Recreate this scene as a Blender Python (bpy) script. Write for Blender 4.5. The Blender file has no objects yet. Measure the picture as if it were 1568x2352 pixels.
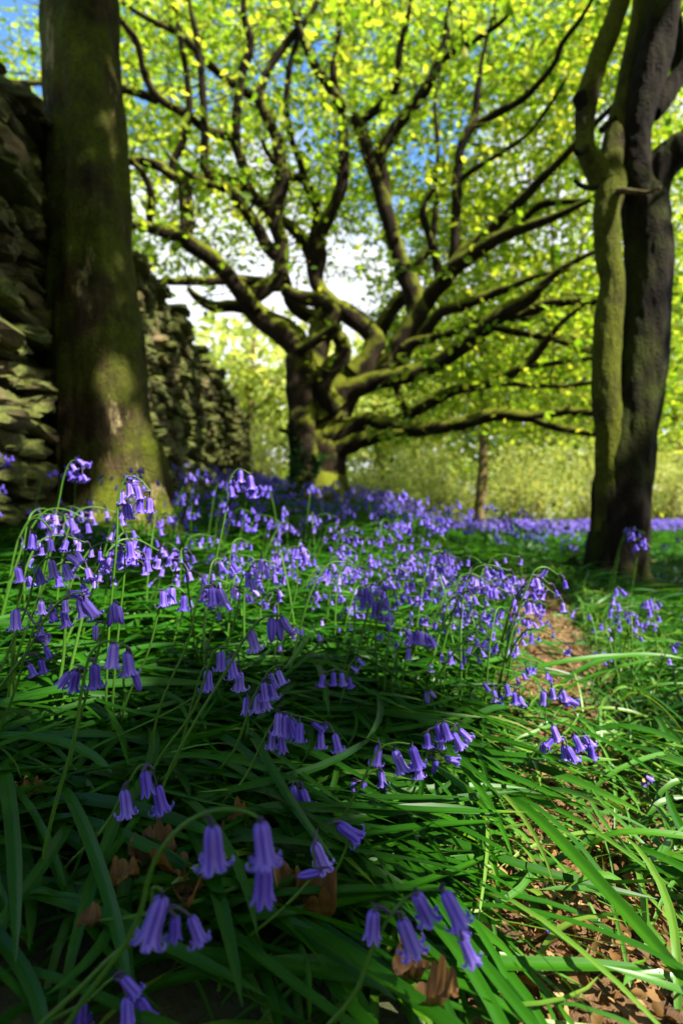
import bpy, math, random
import numpy as np
from mathutils import Vector, Matrix, Quaternion
random.seed(7); RNG = np.random.default_rng(11)
S_ = bpy.context.scene; COL = S_.collection; R = math.radians
# ------------------------------------------------------------------ camera, sky, sun, exposure
F, CX, CY, CAMZ = 1307.0, 784.0, 1176.0, 0.40
cam = bpy.data.cameras.new('camera'); co = bpy.data.objects.new('camera', cam); COL.objects.link(co)
co.location = (0, 0, CAMZ); co.rotation_euler = (R(90), 0, 0)
cam.sensor_fit = 'VERTICAL'; cam.sensor_height = 36; cam.lens = 20.0
cam.clip_start = 0.02; cam.clip_end = 2000
cam.dof.use_dof = True; cam.dof.focus_distance = 0.50; cam.dof.aperture_fstop = 5.2
S_.camera = co
SUN = np.array([0.57, -0.42, 0.72]); SUN /= np.linalg.norm(SUN)
world = bpy.data.worlds.new('World'); S_.world = world; world.use_nodes = True
nt = world.node_tree; bg = nt.nodes['Background']
sky = nt.nodes.new('ShaderNodeTexSky'); sky.sky_type = 'NISHITA'; sky.sun_disc = False
sky.sun_elevation = math.asin(SUN[2]); sky.sun_rotation = math.atan2(SUN[0], SUN[1])
sky.air_density = 1.0; sky.dust_density = 0.6; sky.ozone_density = 2.0
tc = nt.nodes.new('ShaderNodeTexCoord')
mp = nt.nodes.new('ShaderNodeMapping'); mp.inputs['Scale'].default_value = (1.0, 1.0, 1.8)
ns = nt.nodes.new('ShaderNodeTexNoise'); ns.inputs['Scale'].default_value = 3.2; ns.inputs['Detail'].default_value = 7
sx = nt.nodes.new('ShaderNodeSeparateXYZ')
ma = nt.nodes.new('ShaderNodeMath'); ma.operation = 'MULTIPLY_ADD'   # cloud bank: denser towards the horizon
ma.inputs[1].default_value = -1.6; ma.inputs[2].default_value = 0.93
ad = nt.nodes.new('ShaderNodeMath'); ad.operation = 'ADD'
rp = nt.nodes.new('ShaderNodeValToRGB'); rp.color_ramp.elements[0].position = 0.50; rp.color_ramp.elements[1].position = 0.68
mx = nt.nodes.new('ShaderNodeMixRGB'); mx.inputs[2].default_value = (9.0, 9.3, 10.0, 1)
nt.links.new(tc.outputs['Generated'], mp.inputs[0]); nt.links.new(mp.outputs[0], ns.inputs['Vector'])
nt.links.new(tc.outputs['Generated'], sx.inputs[0]); nt.links.new(sx.outputs['Z'], ma.inputs[0])
nt.links.new(ma.outputs[0], ad.inputs[0]); nt.links.new(ns.outputs['Fac'], ad.inputs[1])
nt.links.new(ad.outputs[0], rp.inputs[0]); nt.links.new(rp.outputs[0], mx.inputs[0])
hs = nt.nodes.new('ShaderNodeHueSaturation'); hs.inputs['Saturation'].default_value = 1.2; hs.inputs['Value'].default_value = 2.5; nt.links.new(sky.outputs[0], hs.inputs['Color']); nt.links.new(hs.outputs[0], mx.inputs[1]); nt.links.new(mx.outputs[0], bg.inputs[0])
bg.inputs[1].default_value = 0.044
sl = bpy.data.lights.new('sun', 'SUN'); sl.energy = 5.0; sl.angle = R(0.5); sl.color = (1, 0.93, 0.80)
so = bpy.data.objects.new('sun', sl); COL.objects.link(so); so.location = (6, -2, 10)
so.rotation_euler = Vector(SUN).to_track_quat('Z', 'Y').to_euler()
S_.view_settings.view_transform = 'Standard'; S_.view_settings.look = 'None'
S_.view_settings.exposure = 1.92; S_.view_settings.gamma = 1.0
cy = S_.cycles; cy.use_denoising = True; cy.max_bounces = 6; cy.diffuse_bounces = 3; cy.glossy_bounces = 2
cy.transmission_bounces = 4; cy.transparent_max_bounces = 4; cy.caustics_reflective = False; cy.caustics_refractive = False
cy.sample_clamp_indirect = 4.0

# ------------------------------------------------------------------ helpers
def P(px, py, d):
    return np.array([(px - CX) / F * d, d, CAMZ - (py - CY) / F * d])
def ss(a, b, x):
    t = np.clip((x - a) / (b - a), 0, 1); return t * t * (3 - 2 * t)
def _h(i, j, k, s):
    n = (i * 374761393 + j * 668265263 + k * 1274126177 + s * 974634541) & 0xffffffff
    n = ((n ^ (n >> 13)) * 1274126177) & 0xffffffff
    return ((n ^ (n >> 16)) & 0xffff) / 65535.0
def vnoise(p, s=0):
    p = np.asarray(p, float); f = np.floor(p).astype(np.int64); t = p - f; t = t * t * (3 - 2 * t)
    r = 0
    for a in (0, 1):
        for b in (0, 1):
            for c in (0, 1):
                w = (t[..., 0] if a else 1 - t[..., 0]) * (t[..., 1] if b else 1 - t[..., 1]) * (t[..., 2] if c else 1 - t[..., 2])
                r = r + w * _h(f[..., 0] + a, f[..., 1] + b, f[..., 2] + c, s)
    return r * 2 - 1
def fbm(p, o=3, s=0):
    p = np.asarray(p, float); r = 0; a = 1.0
    for i in range(o):
        r = r + a * vnoise(p * 2 ** i, s + i); a *= .5
    return r
def gz(x, y):                                        # height of the ground
    x = np.asarray(x, float); y = np.asarray(y, float)
    r = 0.058 + 0.125 * np.clip(-x, -3, 5) + 0.053 * np.clip(y, -2, 12)
    r = np.maximum(r, 0) * (1 - ss(0.2, 1.7, x))
    r = r - 0.014 * np.clip(y - 7, 0, 26) * ss(.3, 2.5, x)
    q = np.stack([x * 1.1, y * 1.1, x * 0], -1)
    r = r + 0.035 * fbm(q, 2, 3) * ss(0.3, 3, np.hypot(x, y)) + 0.010 * vnoise(q * 4, 9)
    return r
def gp(px, py):                                      # where the ray through a point of the photo meets the ground
    for d in np.geomspace(.3, 60, 900):
        p = P(px, py, d)
        if p[2] <= gz(p[0], p[1]): return p
    return P(px, py, 30)
class MB:
    def __init__(s): s.v = []; s.f = []; s.m = []; s.t = []; s.n = 0
    def add(s, V, Fa, mat=0, tint=0.5):
        V = np.asarray(V, float).reshape(-1, 3); Fa = np.asarray(Fa, int)
        s.v.append(V); s.f.append(Fa + s.n); s.m.append(np.broadcast_to(np.asarray(mat), (len(Fa),)))
        s.t.append(np.broadcast_to(np.asarray(tint, float), (len(V),))); s.n += len(V)
    def mesh(s, name, mats, smooth=True, inv=None):
        me = bpy.data.meshes.new(name); V = np.concatenate(s.v)
        if inv is not None: V = V - np.asarray(inv)
        cnt = np.concatenate([np.full(len(f), f.shape[1]) for f in s.f]); lp = np.concatenate([f.ravel() for f in s.f])
        me.vertices.add(len(V)); me.vertices.foreach_set('co', V.astype(np.float32).ravel())
        me.loops.add(len(lp)); me.loops.foreach_set('vertex_index', lp.astype(np.int32))
        me.polygons.add(len(cnt)); me.polygons.foreach_set('loop_start', (np.cumsum(cnt) - cnt).astype(np.int32))
        me.polygons.foreach_set('material_index', np.concatenate(s.m).astype(np.int32))
        me.polygons.foreach_set('use_smooth', np.full(len(cnt), smooth))
        a = me.attributes.new('tint', 'FLOAT', 'POINT'); a.data.foreach_set('value', np.concatenate(s.t).astype(np.float32))
        for m in (mats if isinstance(mats, (list, tuple)) else [mats]): me.materials.append(m)
        me.update(calc_edges=True); me.validate(); return me
    def build(s, name, mats, parent=None, smooth=True, loc=None):
        if loc is None and parent is not None: loc = np.array(parent.location) if parent.parent is None else np.array(parent.matrix_world.translation)
        me = s.mesh(name, mats, smooth, loc); o = bpy.data.objects.new(name, me); COL.objects.link(o)
        if parent is not None: o.parent = parent
        elif loc is not None: o.location = loc
        return o
def tag(o, label=None, cat=None, group=None, kind=None):
    for k, v in (('label', label), ('category', cat), ('group', group), ('kind', kind)):
        if v: o[k] = v
    return o
def empty(name, loc, label, cat, group=None):
    o = bpy.data.objects.new(name, None); COL.objects.link(o); o.location = tuple(loc); o.empty_display_size = .05
    return tag(o, label, cat, group)
def spline(K, n):                                    # Catmull-Rom through rows of K
    K = np.asarray(K, float)
    if len(K) == 2: return K[0] + (K[1] - K[0]) * np.linspace(0, 1, n)[:, None]
    A = np.vstack([2 * K[0] - K[1], K, 2 * K[-1] - K[-2]])
    u = np.linspace(0, len(K) - 1 - 1e-6, n); i = u.astype(int); t = (u - i)[:, None]
    a, b, c, d = A[i], A[i + 1], A[i + 2], A[i + 3]
    return .5 * (2 * b + (c - a) * t + (2 * a - 5 * b + 4 * c - d) * t ** 2 + (3 * b - a - 3 * c + d) * t ** 3)
def tube(mb, C, r, k=10, amp=0., fr=6., seed=0, mat=0, tint=.5, flute=None, zs=1.):
    C = np.asarray(C, float); n = len(C); r = np.broadcast_to(np.asarray(r, float), (n,))
    T = np.gradient(C, axis=0); T /= np.linalg.norm(T, axis=1)[:, None] + 1e-12
    u = np.cross(T[0], [0.3, .9, .2]); u /= np.linalg.norm(u); U = [u]
    for i in range(1, n):
        u = u - T[i] * u.dot(T[i]); u = u / (np.linalg.norm(u) + 1e-12); U.append(u)
    U = np.array(U); W = np.cross(T, U); a = np.arange(k) * 2 * math.pi / k
    D = U[:, None] * np.cos(a)[None, :, None] + W[:, None] * np.sin(a)[None, :, None]
    rr = np.repeat(r[:, None], k, 1)
    if flute is not None: rr = rr * flute(np.linspace(0, 1, n)[:, None], a[None, :])
    V = C[:, None] + D * rr[..., None]
    if amp: V = V + D * (rr * amp * fbm(V * fr * np.array([1, 1, zs]), 4, seed))[..., None]
    i = np.arange(n - 1)[:, None] * k; j = np.arange(k)[None]; j2 = (j + 1) % k
    Fa = np.stack([i + j, i + j2, i + k + j2, i + k + j], -1).reshape(-1, 4)
    mb.add(V, Fa, mat, tint)
    e = np.arange(k)
    for ring, c, fl in ((0, C[0], 1), (n - 1, C[-1] + T[-1] * r[-1] * .5, 0)):
        VV = np.vstack([V[ring], c[None]]); q = np.stack([e, (e + 1) % k, np.full(k, k)], -1)
        mb.add(VV, q[:, ::-1] if fl else q, mat, tint)
def rand_dir(n, zbias=0., zs=1.):
    d = RNG.normal(size=(n, 3)); d[:, 2] = d[:, 2] * zs + zbias
    return d / np.linalg.norm(d, axis=1)[:, None]
def leaves(mb, C, size, flat=1.3, wid=.30, tint=None, mat=0):   # folded ovate leaves, vectorised
    C = np.asarray(C, float); n = len(C)
    if n == 0: return
    N = rand_dir(n, flat); A = rand_dir(n, -.15, .5); A = A - N * (A * N).sum(1)[:, None]; A /= np.linalg.norm(A, axis=1)[:, None]
    B = np.cross(N, A); L = np.broadcast_to(np.asarray(size, float), (n,))[:, None]
    fold = RNG.uniform(.02, .12, (n, 1)); droop = RNG.uniform(-.05, .2, (n, 1))
    pt = lambda a, b, h: C + L * (A * a + B * b + N * (h * fold - droop * a * a))
    V = np.stack([pt(0, 0, 0), pt(.33, wid * .9, 1), pt(.7, wid * .8, 1), pt(1, 0, 0), pt(.7, -wid * .8, 1), pt(.33, -wid * .9, 1)], 1)
    i = np.arange(n)[:, None] * 6
    Fa = np.concatenate([i + np.array([[0, 3, 2, 1]]), i + np.array([[0, 5, 4, 3]])])
    t = RNG.uniform(0, 1, n) if tint is None else np.broadcast_to(tint, (n,))
    mb.add(V.reshape(-1, 3), Fa, mat, np.repeat(t, 6))

# ------------------------------------------------------------------ materials
def newmat(name):
    m = bpy.data.materials.new(name); m.use_nodes = True; t = m.node_tree
    return m, t, t.nodes['Principled BSDF'], t.nodes['Material Output']
def ramp(t, stops):
    r = t.nodes.new('ShaderNodeValToRGB'); e = r.color_ramp.elements
    while len(e) < len(stops): e.new(.5)
    for q, (p, c) in zip(e, stops): q.position = p; q.color = (*c, 1)
    return r
def noise(t, scale, detail=4, rough=.6, stretch=None, coord='Object'):
    c = t.nodes.new('ShaderNodeTexCoord'); n = t.nodes.new('ShaderNodeTexNoise')
    n.inputs['Scale'].default_value = scale; n.inputs['Detail'].default_value = detail; n.inputs['Roughness'].default_value = rough
    if stretch:
        m = t.nodes.new('ShaderNodeMapping'); m.inputs['Scale'].default_value = stretch
        t.links.new(c.outputs[coord], m.inputs[0]); t.links.new(m.outputs[0], n.inputs['Vector'])
    else: t.links.new(c.outputs[coord], n.inputs['Vector'])
    return n
def attr(t, name='tint'):
    a = t.nodes.new('ShaderNodeAttribute'); a.attribute_name = name; return a
def foliage(name, stops, rough=.45, trans=.45, tcol=1.5, spec=.3, nscale=None, yel=1.15, orand=0):
    m, t, b, o = newmat(name); a = attr(t); r = ramp(t, stops); src = a.outputs['Fac']
    if orand:
        oi = t.nodes.new('ShaderNodeObjectInfo'); q = t.nodes.new('ShaderNodeMath'); q.operation = 'MULTIPLY_ADD'; q.inputs[1].default_value = orand; q2 = t.nodes.new('ShaderNodeMath'); q2.operation = 'SUBTRACT'; q2.inputs[1].default_value = orand / 2
        t.links.new(oi.outputs['Random'], q.inputs[0]); t.links.new(src, q.inputs[2]); t.links.new(q.outputs[0], q2.inputs[0]); src = q2.outputs[0]
    if nscale:
        n = noise(t, nscale, 3); s = t.nodes.new('ShaderNodeMath'); s.operation = 'MULTIPLY_ADD'; s.inputs[1].default_value = .5
        q = t.nodes.new('ShaderNodeMath'); q.operation = 'MULTIPLY_ADD'; q.inputs[1].default_value = .75; q.inputs[2].default_value = -.12
        t.links.new(src, q.inputs[0]); t.links.new(n.outputs['Fac'], s.inputs[0]); t.links.new(q.outputs[0], s.inputs[2]); src = s.outputs[0]
    t.links.new(src, r.inputs[0]); t.links.new(r.outputs[0], b.inputs['Base Color'])
    b.inputs['Roughness'].default_value = rough; b.inputs['Specular IOR Level'].default_value = spec
    tr = t.nodes.new('ShaderNodeBsdfTranslucent'); g = t.nodes.new('ShaderNodeMixRGB'); g.blend_type = 'MULTIPLY'; g.inputs[0].default_value = 1
    g.inputs[2].default_value = (tcol * yel, tcol, tcol * .6, 1)
    t.links.new(r.outputs[0], g.inputs[1]); t.links.new(g.outputs[0], tr.inputs[0])
    mix = t.nodes.new('ShaderNodeMixShader'); mix.inputs[0].default_value = trans
    t.links.new(b.outputs[0], mix.inputs[1]); t.links.new(tr.outputs[0], mix.inputs[2]); t.links.new(mix.outputs[0], o.inputs[0])
    return m
def bark(name, dark, light, moss, amount=.5, up=.25, scale=9., stretch=(1, 1, .25), mscale=3.5, bump=.9, lichen=0):
    m, t, b, o = newmat(name)
    n = noise(t, scale, 7, .68, stretch); r = ramp(t, [(.32, dark), (.55, tuple(.5 * (x + y) for x, y in zip(dark, light))), (.72, light)])
    t.links.new(n.outputs['Fac'], r.inputs[0])
    mn = noise(t, mscale, 5, .65); fine = noise(t, 90, 3, .6)
    ge = t.nodes.new('ShaderNodeNewGeometry'); sp = t.nodes.new('ShaderNodeSeparateXYZ'); t.links.new(ge.outputs['Normal'], sp.inputs[0])
    k = t.nodes.new('ShaderNodeMath'); k.operation = 'MULTIPLY_ADD'; k.inputs[1].default_value = up; t.links.new(sp.outputs['Z'], k.inputs[0]); t.links.new(mn.outputs['Fac'], k.inputs[2])
    w = ramp(t, [(.62 - amount * .35, (0, 0, 0)), (.80 - amount * .35, (1, 1, 1))]); t.links.new(k.outputs[0], w.inputs[0])
    mr = ramp(t, [(.3, tuple(x * .45 for x in moss)), (.7, moss)]); t.links.new(fine.outputs['Fac'], mr.inputs[0])
    x = t.nodes.new('ShaderNodeMixRGB'); t.links.new(w.outputs[0], x.inputs[0]); t.links.new(r.outputs[0], x.inputs[1]); t.links.new(mr.outputs[0], x.inputs[2])
    if lichen:                                       # pale crusts in upright streaks
        ln_ = noise(t, 7, 6, .75, (1, 1, .28)); lr = ramp(t, [(.66 - lichen * .1, (0, 0, 0)), (.72 - lichen * .1, (1, 1, 1))]); t.links.new(ln_.outputs['Fac'], lr.inputs[0])
        y_ = t.nodes.new('ShaderNodeMixRGB'); y_.inputs[2].default_value = (.27, .22, .11, 1); t.links.new(lr.outputs[0], y_.inputs[0]); t.links.new(x.outputs[0], y_.inputs[1]); x = y_
    t.links.new(x.outputs[0], b.inputs['Base Color']); b.inputs['Roughness'].default_value = .95; b.inputs['Specular IOR Level'].default_value = .15
    add = t.nodes.new('ShaderNodeMath'); add.operation = 'MULTIPLY_ADD'; add.inputs[1].default_value = .5
    t.links.new(fine.outputs['Fac'], add.inputs[0]); t.links.new(n.outputs['Fac'], add.inputs[2])
    bp = t.nodes.new('ShaderNodeBump'); bp.inputs['Strength'].default_value = bump; bp.inputs['Distance'].default_value = .03
    t.links.new(add.outputs[0], bp.inputs['Height']); t.links.new(bp.outputs[0], b.inputs['Normal'])
    return m
M = {}
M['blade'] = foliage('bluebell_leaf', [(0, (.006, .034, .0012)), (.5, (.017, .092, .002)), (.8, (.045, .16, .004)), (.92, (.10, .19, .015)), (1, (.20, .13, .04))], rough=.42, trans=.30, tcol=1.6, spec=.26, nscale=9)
M['grass'] = foliage('grass_blade', [(0, (.025, .10, .008)), (.6, (.06, .18, .014)), (1, (.16, .24, .03))], rough=.4, trans=.35, tcol=1.5, spec=.4)
M['stem'] = foliage('flower_stem', [(0, (.06, .025, .12)), (.35, (.03, .07, .015)), (1, (.06, .17, .010))], rough=.4, trans=.15)
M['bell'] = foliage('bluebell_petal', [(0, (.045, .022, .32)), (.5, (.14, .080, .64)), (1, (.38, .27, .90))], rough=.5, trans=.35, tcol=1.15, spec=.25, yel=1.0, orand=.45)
M['oak_leaf'] = foliage('oak_leaf', [(0, (.045, .115, .006)), (.45, (.165, .255, .014)), (1, (.40, .40, .045))], rough=.5, trans=.58, tcol=1.9, yel=1.02, spec=.2)
M['pale_leaf'] = foliage('pale_shrub_leaf', [(0, (.13, .20, .035)), (.5, (.26, .34, .06)), (1, (.42, .46, .13))], rough=.6, trans=.5, tcol=1.8, spec=.2)
M['shrub_leaf'] = foliage('shrub_leaf', [(0, (.10, .15, .03)), (.5, (.25, .31, .085)), (1, (.46, .48, .18))], rough=.6, trans=.5, tcol=1.8, spec=.2)
M['dark_leaf'] = foliage('dark_leaf', [(0, (.010, .05, .008)), (1, (.03, .11, .012))], rough=.4, trans=.3)
M['dry_leaf'] = foliage('dry_leaf', [(0, (.030, .012, .003)), (.5, (.13, .062, .015)), (1, (.40, .26, .10))], rough=.6, trans=.2, tcol=1.1, nscale=60, spec=.3)
M['bark_center'] = bark('gnarled_bark', (.004, .003, .0015), (.034, .022, .010), (.13, .15, .009), .42, .55, 8, (1, 1, .5))
M['bark_left'] = bark('mossy_bark', (.002, .0015, .0008), (.075, .050, .024), (.085, .105, .006), .56, .10, 13, (1, 1, .16), 3.0, 1.0, .6)
M['bark_right'] = bark('fork_bark', (.002, .0015, .001), (.016, .011, .006), (.032, .042, .003), .5, .18, 10, (1, 1, .3), 3.2)
M['bark_moss_lit'] = bark('mossy_sunlit_fork_bark', (.004, .003, .0015), (.05, .035, .016), (.085, .10, .006), .75, .2, 10, (1, 1, .3), 3.2, 1.0, .3)  # sunlight put into the colour: mossier, brighter bark for the sunlit limbs
M['twig'] = bark('twig_bark', (.03, .018, .010), (.20, .13, .06), (.16, .16, .05), .30, .2, 40, None, 25)
M['thin_bark'] = bark('slender_bark', (.05, .035, .015), (.26, .19, .09), (.19, .18, .04), .5, .1, 9, (1, 1, .3))
def stone_mat():
    m, t, b, o = newmat('mossy_stone'); a = attr(t)
    r = ramp(t, [(0, (.016, .013, .008)), (.55, (.10, .066, .030)), (1, (.30, .21, .12))]); n = noise(t, 14, 6, .7)
    s = t.nodes.new('ShaderNodeMath'); s.operation = 'MULTIPLY_ADD'; s.inputs[1].default_value = .7
    q = t.nodes.new('ShaderNodeMath'); q.operation = 'MULTIPLY_ADD'; q.inputs[1].default_value = .6; q.inputs[2].default_value = -.15
    t.links.new(a.outputs['Fac'], q.inputs[0]); t.links.new(n.outputs['Fac'], s.inputs[0]); t.links.new(q.outputs[0], s.inputs[2]); t.links.new(s.outputs[0], r.inputs[0])
    mn = noise(t, 2.6, 6, .7); ge = t.nodes.new('ShaderNodeNewGeometry'); sp = t.nodes.new('ShaderNodeSeparateXYZ'); t.links.new(ge.outputs['Normal'], sp.inputs[0])
    k = t.nodes.new('ShaderNodeMath'); k.operation = 'MULTIPLY_ADD'; k.inputs[1].default_value = .12; t.links.new(sp.outputs['Z'], k.inputs[0]); t.links.new(mn.outputs['Fac'], k.inputs[2])
    w = ramp(t, [(.36, (0, 0, 0)), (.50, (1, 1, 1))]); t.links.new(k.outputs[0], w.inputs[0])
    f = noise(t, 70, 3); mr = ramp(t, [(.3, (.014, .020, .0015)), (.7, (.085, .10, .004))]); t.links.new(f.outputs['Fac'], mr.inputs[0])
    x = t.nodes.new('ShaderNodeMixRGB'); t.links.new(w.outputs[0], x.inputs[0]); t.links.new(r.outputs[0], x.inputs[1]); t.links.new(mr.outputs[0], x.inputs[2])
    t.links.new(x.outputs[0], b.inputs['Base Color']); b.inputs['Roughness'].default_value = .92
    bp = t.nodes.new('ShaderNodeBump'); bp.inputs['Strength'].default_value = .7; bp.inputs['Distance'].default_value = .02
    t.links.new(n.outputs['Fac'], bp.inputs['Height']); t.links.new(bp.outputs[0], b.inputs['Normal']); return m
M['stone'] = stone_mat()
def ground_mat(name, stops, sc):
    m, t, b, o = newmat(name); n = noise(t, sc, 8, .7); r = ramp(t, stops); t.links.new(n.outputs['Fac'], r.inputs[0])
    t.links.new(r.outputs[0], b.inputs['Base Color']); b.inputs['Roughness'].default_value = .95
    bp = t.nodes.new('ShaderNodeBump'); bp.inputs['Strength'].default_value = .8; bp.inputs['Distance'].default_value = .02
    t.links.new(n.outputs['Fac'], bp.inputs['Height']); t.links.new(bp.outputs[0], b.inputs['Normal']); return m
M['ground'] = ground_mat('woodland_soil', [(.3, (.010, .012, .005)), (.5, (.03, .035, .010)), (.62, (.055, .06, .014)), (.75, (.09, .055, .022))], 9)
M['path'] = ground_mat('path_litter', [(.3, (.03, .014, .006)), (.45, (.10, .05, .018)), (.55, (.17, .09, .035)), (.62, (.07, .09, .012)), (.75, (.10, .13, .015))], 26)

# ------------------------------------------------------------------ ground, path
def axis(lo, hi, n):
    u = np.linspace(-1, 1, n); g = np.sinh(u * 4.6); g = g / g.max()
    return np.where(g < 0, -g * lo, g * hi)
gx = axis(-70, 70, 220); gy = axis(-40, 150, 260)
X, Y = np.meshgrid(gx, gy); Z = gz(X, Y)
nx, ny = len(gx), len(gy); i = np.arange(ny - 1)[:, None] * nx + np.arange(nx - 1)[None]
mb = MB(); mb.add(np.stack([X, Y, Z], -1), np.stack([i, i + 1, i + nx + 1, i + nx], -1).reshape(-1, 4))
tag(mb.build('ground', M['ground']), kind='structure')
PK = np.array([gp(*q)[:2] for q in ((1430, 2345), (1385, 2200), (1340, 2000), (1300, 1830), (1275, 1650), (1262, 1520), (1245, 1430), (1225, 1350))])
PK = np.vstack([[PK[0] + (0.02, -.35)], PK, [PK[-1] + (-.15, 1.2)], [PK[-1] + (-.1, 2.6)]])
PATH = spline(PK, 140)
def path_dist(x, y):
    q = np.stack([np.asarray(x, float).ravel(), np.asarray(y, float).ravel()], -1); out = np.full(len(q), 9.)
    for p in PATH[::2]: out = np.minimum(out, np.hypot(q[:, 0] - p[0], q[:, 1] - p[1]))
    return out.reshape(np.shape(x))
T = np.gradient(PATH, axis=0); T /= np.linalg.norm(T, axis=1)[:, None]; NN = np.stack([T[:, 1], -T[:, 0]], -1)
w = .075 + .02 * np.linspace(0, 1, 140) + .03 * fbm(np.stack([np.arange(140) * .23, np.zeros(140), np.zeros(140)], -1), 2, 4)
V = []
for k in np.linspace(-1, 1, 7):
    q = PATH + NN * (w * k)[:, None]; V.append(np.stack([q[:, 0], q[:, 1], gz(q[:, 0], q[:, 1]) + .004 + .006 * (1 - k * k)], -1))
V = np.stack(V, 1); i = np.arange(139)[:, None] * 7 + np.arange(6)[None]
mb = MB(); mb.add(V, np.stack([i, i + 1, i + 8, i + 7], -1).reshape(-1, 4))
tag(mb.build('path', M['path']), kind='structure')

# ------------------------------------------------------------------ sun patches: gaps are cut in the added canopy leaves towards these spots
LIT = []                                             # (point, radius)
def lit(p, r): LIT.append((np.asarray(p, float), r))
for px, py, r in ((1180, 2000, .05), (1130, 1960, .045), (1250, 2010, .05), (1350, 1950, .09), (1450, 1990, .10), (1500, 2090, .10), (1420, 2080, .08),
                  (1330, 2230, .05), (1400, 2280, .06), (1300, 1860, .07), (1330, 1780, .05), (1270, 1500, .10), (1290, 1570, .10), (1265, 1430, .08),
                  (970, 1500, .09), (1010, 1520, .08), (930, 1470, .08), (1150, 1480, .10), (600, 1420, .07), (640, 1400, .06), (520, 1330, .10), (700, 1390, .08),
                  (300, 1260, .09), (360, 1290, .07), (1500, 1440, .14), (1420, 1460, .12), (1520, 1600, .12), (870, 1260, .2), (1000, 1290, .2), (820, 1330, .12), (1100, 1950, .05), (1210, 2060, .05), (1300, 2080, .06), (1390, 2150, .06), (1480, 2180, .06), (1240, 1920, .05), (1400, 1900, .07), (1500, 1880, .08), (1340, 2310, .05), (1450, 2330, .05), (1060, 1480, .1), (870, 1440, .08), (760, 1330, .1), (1130, 1330, .12), (450, 1300, .08), (1090, 1290, .2), (1180, 1300, .15), (1040, 1250, .25), (1200, 1255, .3), (1290, 1250, .3), (1000, 1215, .5), (1120, 1222, .5), (1230, 1228, .5), (1330, 1232, .5), (1510, 1290, .2), (1530, 1250, .3)):
    lit(gp(px, py), r * 1.25)
for px, py, d, r in ((1010, 1280, 1.05, .07), (1000, 1330, 1.0, .08), (1110, 1370, 1.05, .10), (1050, 1420, .95, .07), (1180, 1400, 1.1, .08), (500, 1190, .95, .06), (530, 1170, .9, .05), (170, 1080, .9, .06),
                     (590, 1290, .9, .05), (1420, 1360, 1.4, .06), (1490, 1385, 1.5, .05), (130, 1150, .8, .04), (350, 1150, .62, .03), (780, 1240, 1.6, .12), (920, 1240, 1.9, .14)):
    lit(P(px, py, d), r)
for px, py, d, r in ((310, 1010, 2.17, .03), (305, 1090, 2.15, .04), (330, 960, 2.19, .01), (262, 845, 2.15, .0), (340, 1050, 2.19, .02), (305, 1160, 2.15, .05), (350, 1120, 2.2, .03),
                     (1395, 640, 2.55, .05), (1385, 700, 2.55, .05), (1378, 760, 2.55, .04), (1425, 290, 2.6, .06), (1420, 250, 2.6, .05), (1440, 200, 2.6, .05), (1400, 490, 2.55, .04), (1475, 1240, 2.55, .045), (1470, 1275, 2.55, .03),
                     (720, 1105, 6.7, .16), (700, 1040, 6.7, .10), (820, 760, 6.8, .2), (860, 790, 6.8, .2), (1050, 800, 6.5, .22), (930, 850, 6.6, .15), (790, 860, 6.8, .2)):
    lit(P(px, py, d), r)
def wall_x(y): return -1.10 - 0.072 * y
def wall_top(y): return 2.02 + 0.030 * (y - 2.1)
for k in range(17, 64):
    y = RNG.uniform(1.7, 2.25) if k < 22 else RNG.uniform(3.3, 10.5); lit((wall_x(y) + .08, y, RNG.uniform(gz(wall_x(y), y) + .1, (wall_top(y) + .05 if k >= 22 else 1.25))), RNG.uniform(.02, .06) if k < 22 else RNG.uniform(.04, .16))
LP = np.array([p for p, r in LIT]); LR = np.array([r for p, r in LIT])
def keep_dark(C, size=0.):                           # False for leaves that would stand between the sun and a lit spot
    ok = np.ones(len(C), bool)
    for p, r in zip(LP, LR):
        q = C - p; s = q @ SUN; dist = np.linalg.norm(q - s[:, None] * SUN, axis=1)
        ok &= ~((s > .15) & (dist < r + size))
    return ok

# ------------------------------------------------------------------ dry stone wall
def stone(mb, c, sx, sy, sz, U, tilt, tint, seed):   # one rounded, chipped slab
    n = 6; g = np.linspace(-1, 1, n); V = []; idx = {}; Fa = []
    for ax in range(3):
        for sg in (-1, 1):
            b = []
            for p in g:
                for q in g:
                    v = [0, 0, 0]; v[ax] = sg; v[(ax + 1) % 3] = p; v[(ax + 2) % 3] = q; key = tuple(round(z, 3) for z in v)
                    if key not in idx: idx[key] = len(V); V.append(v)
                    b.append(idx[key])
            for i in range(n - 1):
                for j in range(n - 1):
                    f = [b[i * n + j], b[(i + 1) * n + j], b[(i + 1) * n + j + 1], b[i * n + j + 1]]
                    Fa.append(f if sg > 0 else f[::-1])
    V = np.array(V, float); V = V / (np.sum(np.abs(V) ** 9, 1) ** (1 / 9))[:, None]
    V = V * (1 + .20 * fbm(V * 1.1 + seed * 7.3, 3, seed % 50)[:, None]); V[:, 2] += .30 * vnoise(V * np.array([1, 1, .3]) * .9 + seed * 3.1, 7); V += .10 * np.stack([vnoise(V * 2.6 + seed * 1.1 + q, 13) for q in (0, 5, 9)], -1); V[:, 0] *= 1 + .25 * V[:, 2] * vnoise(np.full(3, seed * 1.7), 3)
    V = V * np.array([sx, sy, sz]) * .5; ct, st = math.cos(tilt), math.sin(tilt)
    x = V[:, 0] * ct - V[:, 2] * st; z = V[:, 0] * st + V[:, 2] * ct; y = V[:, 1]
    mb.add(c + x[:, None] * U + y[:, None] * np.array([U[1], -U[0], 0]) + z[:, None] * np.array([0, 0, 1.]), Fa, 0, tint)
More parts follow.
